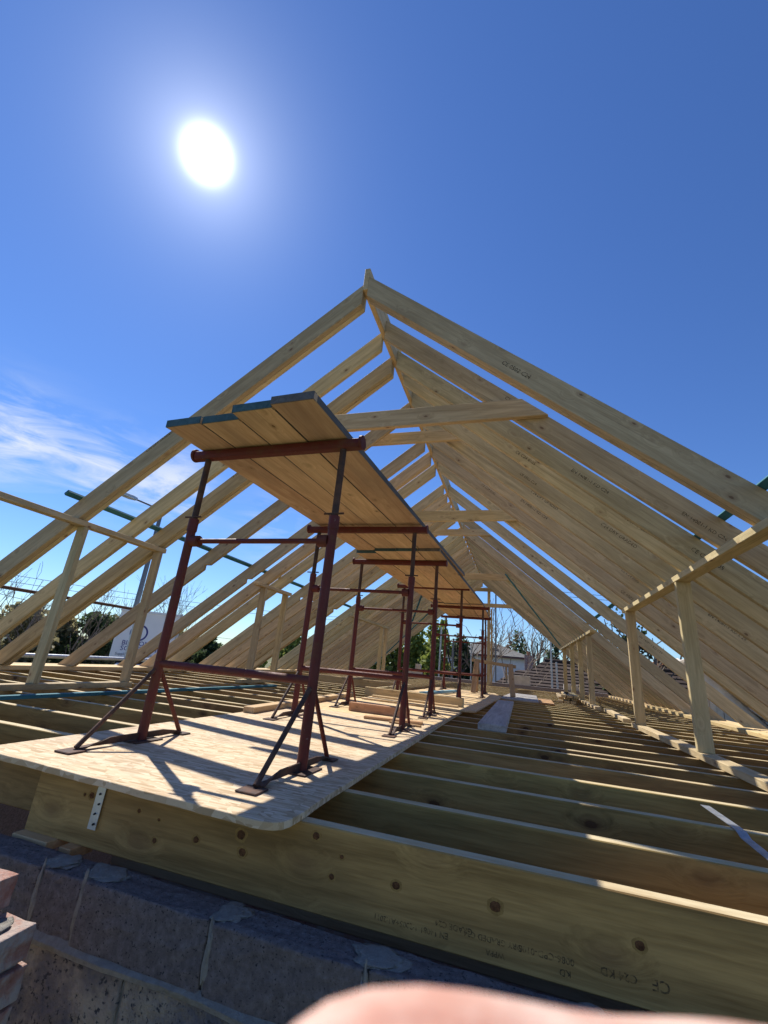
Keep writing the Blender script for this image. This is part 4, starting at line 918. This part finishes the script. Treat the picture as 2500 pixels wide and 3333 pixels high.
# parked vehicles
def vehicle(name, label, cat, px, py, D, yaw, L, Wd, Hh, mat, van=False, group=None):
    top = at(px, py, D); t = thing(name, label, cat, (top.x, top.y, -2.9), yaw, group)
    if van: prof = [(-L / 2, 0.35), (-L / 2, Hh - 0.15), (-L / 2 + 0.15, Hh), (L / 2 - 1.5, Hh), (L / 2 - 0.75, 1.25), (L / 2 - 0.05, 1.0), (L / 2, 0.35)]
    else: prof = [(-L / 2, 0.3), (-L / 2, 0.85), (-L / 2 + 0.35, 1.0), (-L / 2 + 0.95, Hh), (L / 2 - 1.9, Hh), (L / 2 - 1.15, 0.95), (L / 2 - 0.1, 0.8), (L / 2, 0.3)]
    part('body', MB().prism(prof, -Wd / 2, Wd / 2, 'y'), mat, t, bevel=0.08)
    z0, z1 = (1.35, Hh - 0.35) if van else (0.98, Hh - 0.1)
    for s_ in (-1, 1):
        a_, b_ = (L / 2 - 1.9, L / 2 - 1.1) if van else (-L / 2 + 1.0, L / 2 - 1.6)
        part('side_window', MB().prism([(a_, z0), (b_ + 0.2, z0), (b_ - 0.2, z1), (a_ + 0.1, z1)], s_ * (Wd / 2 + 0.001), s_ * (Wd / 2 + 0.012), 'y'), 'glass_dark', t)
        for x_ in (-L / 2 + 0.85, L / 2 - 0.85): part('wheel', MB().tube((x_, s_ * (Wd / 2 - 0.2), 0.32), (x_, s_ * (Wd / 2 + 0.01), 0.32), 0.32, n=20), 'rubber', t, smooth=True)
        part('headlight', MB().box((L / 2 - 0.05, s_ * Wd * 0.36 - 0.15, 0.62), (L / 2 + 0.015, s_ * Wd * 0.36 + 0.15, 0.78)), 'strap_steel', t, bevel=0.02)
    xs_ = (L / 2 - 1.49, L / 2 - 0.77, Hh - 0.03, 1.27) if van else (L / 2 - 1.86, L / 2 - 1.18, Hh - 0.03, 0.99)
    part('windscreen', MB().add([(xs_[0], -Wd / 2 + .12, xs_[2]), (xs_[0], Wd / 2 - .12, xs_[2]), (xs_[1], Wd / 2 - .1, xs_[3]), (xs_[1], -Wd / 2 + .1, xs_[3]),
          (xs_[0] + .03, -Wd / 2 + .12, xs_[2] + .03), (xs_[0] + .03, Wd / 2 - .12, xs_[2] + .03), (xs_[1] + .03, Wd / 2 - .1, xs_[3] + .03), (xs_[1] + .03, -Wd / 2 + .1, xs_[3] + .03)],
          [(0, 1, 2, 3), (7, 6, 5, 4), (0, 4, 5, 1), (1, 5, 6, 2), (2, 6, 7, 3), (3, 7, 4, 0)]), 'glass_dark', t)
    return t
vehicle('parked_car', 'white car glinting just above the left eaves plate', 'car', 185, 2160, 19.5, R_(35), 4.3, 1.8, 1.62, 'car_white')
vehicle('parked_van', 'silver van half hidden behind the shrubs beyond the left rafters', 'van', 215, 2062, 34, R_(40), 5.4, 2.0, 3.0, 'car_silver', True, 'vans beyond the shrubs')
vehicle('parked_van', 'second, paler van right of the silver one behind the shrubs', 'van', 290, 2068, 36, R_(40), 5.2, 2.0, 2.9, 'car_white', True, 'vans beyond the shrubs')

# ------------------------------------------------------------------ the hand under the lens
def camp(px, py, dep):       # a point at a given depth in front of the lens
    return EYE + ray(px, py) * dep
def skin_mesh(name, verts, edges, radii, root):
    me = bpy.data.meshes.new(name); me.from_pydata(verts, edges, []); me.update()
    o = bpy.data.objects.new(name, me); COL.objects.link(o)
    md = o.modifiers.new('skin', 'SKIN'); md.use_smooth_shade = True; md.branch_smoothing = 0.6
    for i, r_ in enumerate(radii): me.skin_vertices[0].data[i].radius = (r_, r_); me.skin_vertices[0].data[i].use_root = (i == root)
    sb = o.modifiers.new('sub', 'SUBSURF'); sb.levels = 2; sb.render_levels = 2
    me.materials.append(MATS['skin']); return o
P = lambda x_, y_, z_: EYE + right * x_ + fwd * y_ + up * z_
hv = [P(.075, -.005, -.120), P(.066, .010, -.092), P(.058, .022, -.070),
      camp(2800, 3985, .0285), camp(2120, 4060, .0262), camp(1340, 3835, .0252),
      P(.045, .036, -.083), P(.020, .040, -.079), P(.004, .036, -.076),
      P(.046, .034, -.098), P(.022, .038, -.096), P(.006, .035, -.094),
      P(.050, .026, -.111), P(.030, .031, -.111), P(.016, .029, -.109),
      P(.050, -.012, -.085), P(.034, -.020, -.071), P(.020, -.024, -.061),
      P(.085, -.04, -.20), P(.11, -.10, -.34), camp(700, 3960, .0250)]
he_ = [(0, 1), (1, 2), (2, 3), (3, 4), (4, 5), (2, 6), (6, 7), (7, 8), (1, 9), (9, 10), (10, 11), (1, 12), (12, 13), (13, 14), (0, 15), (15, 16), (16, 17), (0, 18), (18, 19), (5, 20)]
hr = [.024, .022, .014, .0112, .0091, .0094, .0095, .009, .008, .0095, .009, .008, .0085, .008, .007, .013, .0105, .009, .026, .034, .0080]
hand = skin_mesh('hand', hv, he_, hr, 1)
tag(hand, 'blurred pink finger of a bare hand held right under the lens', 'hand')
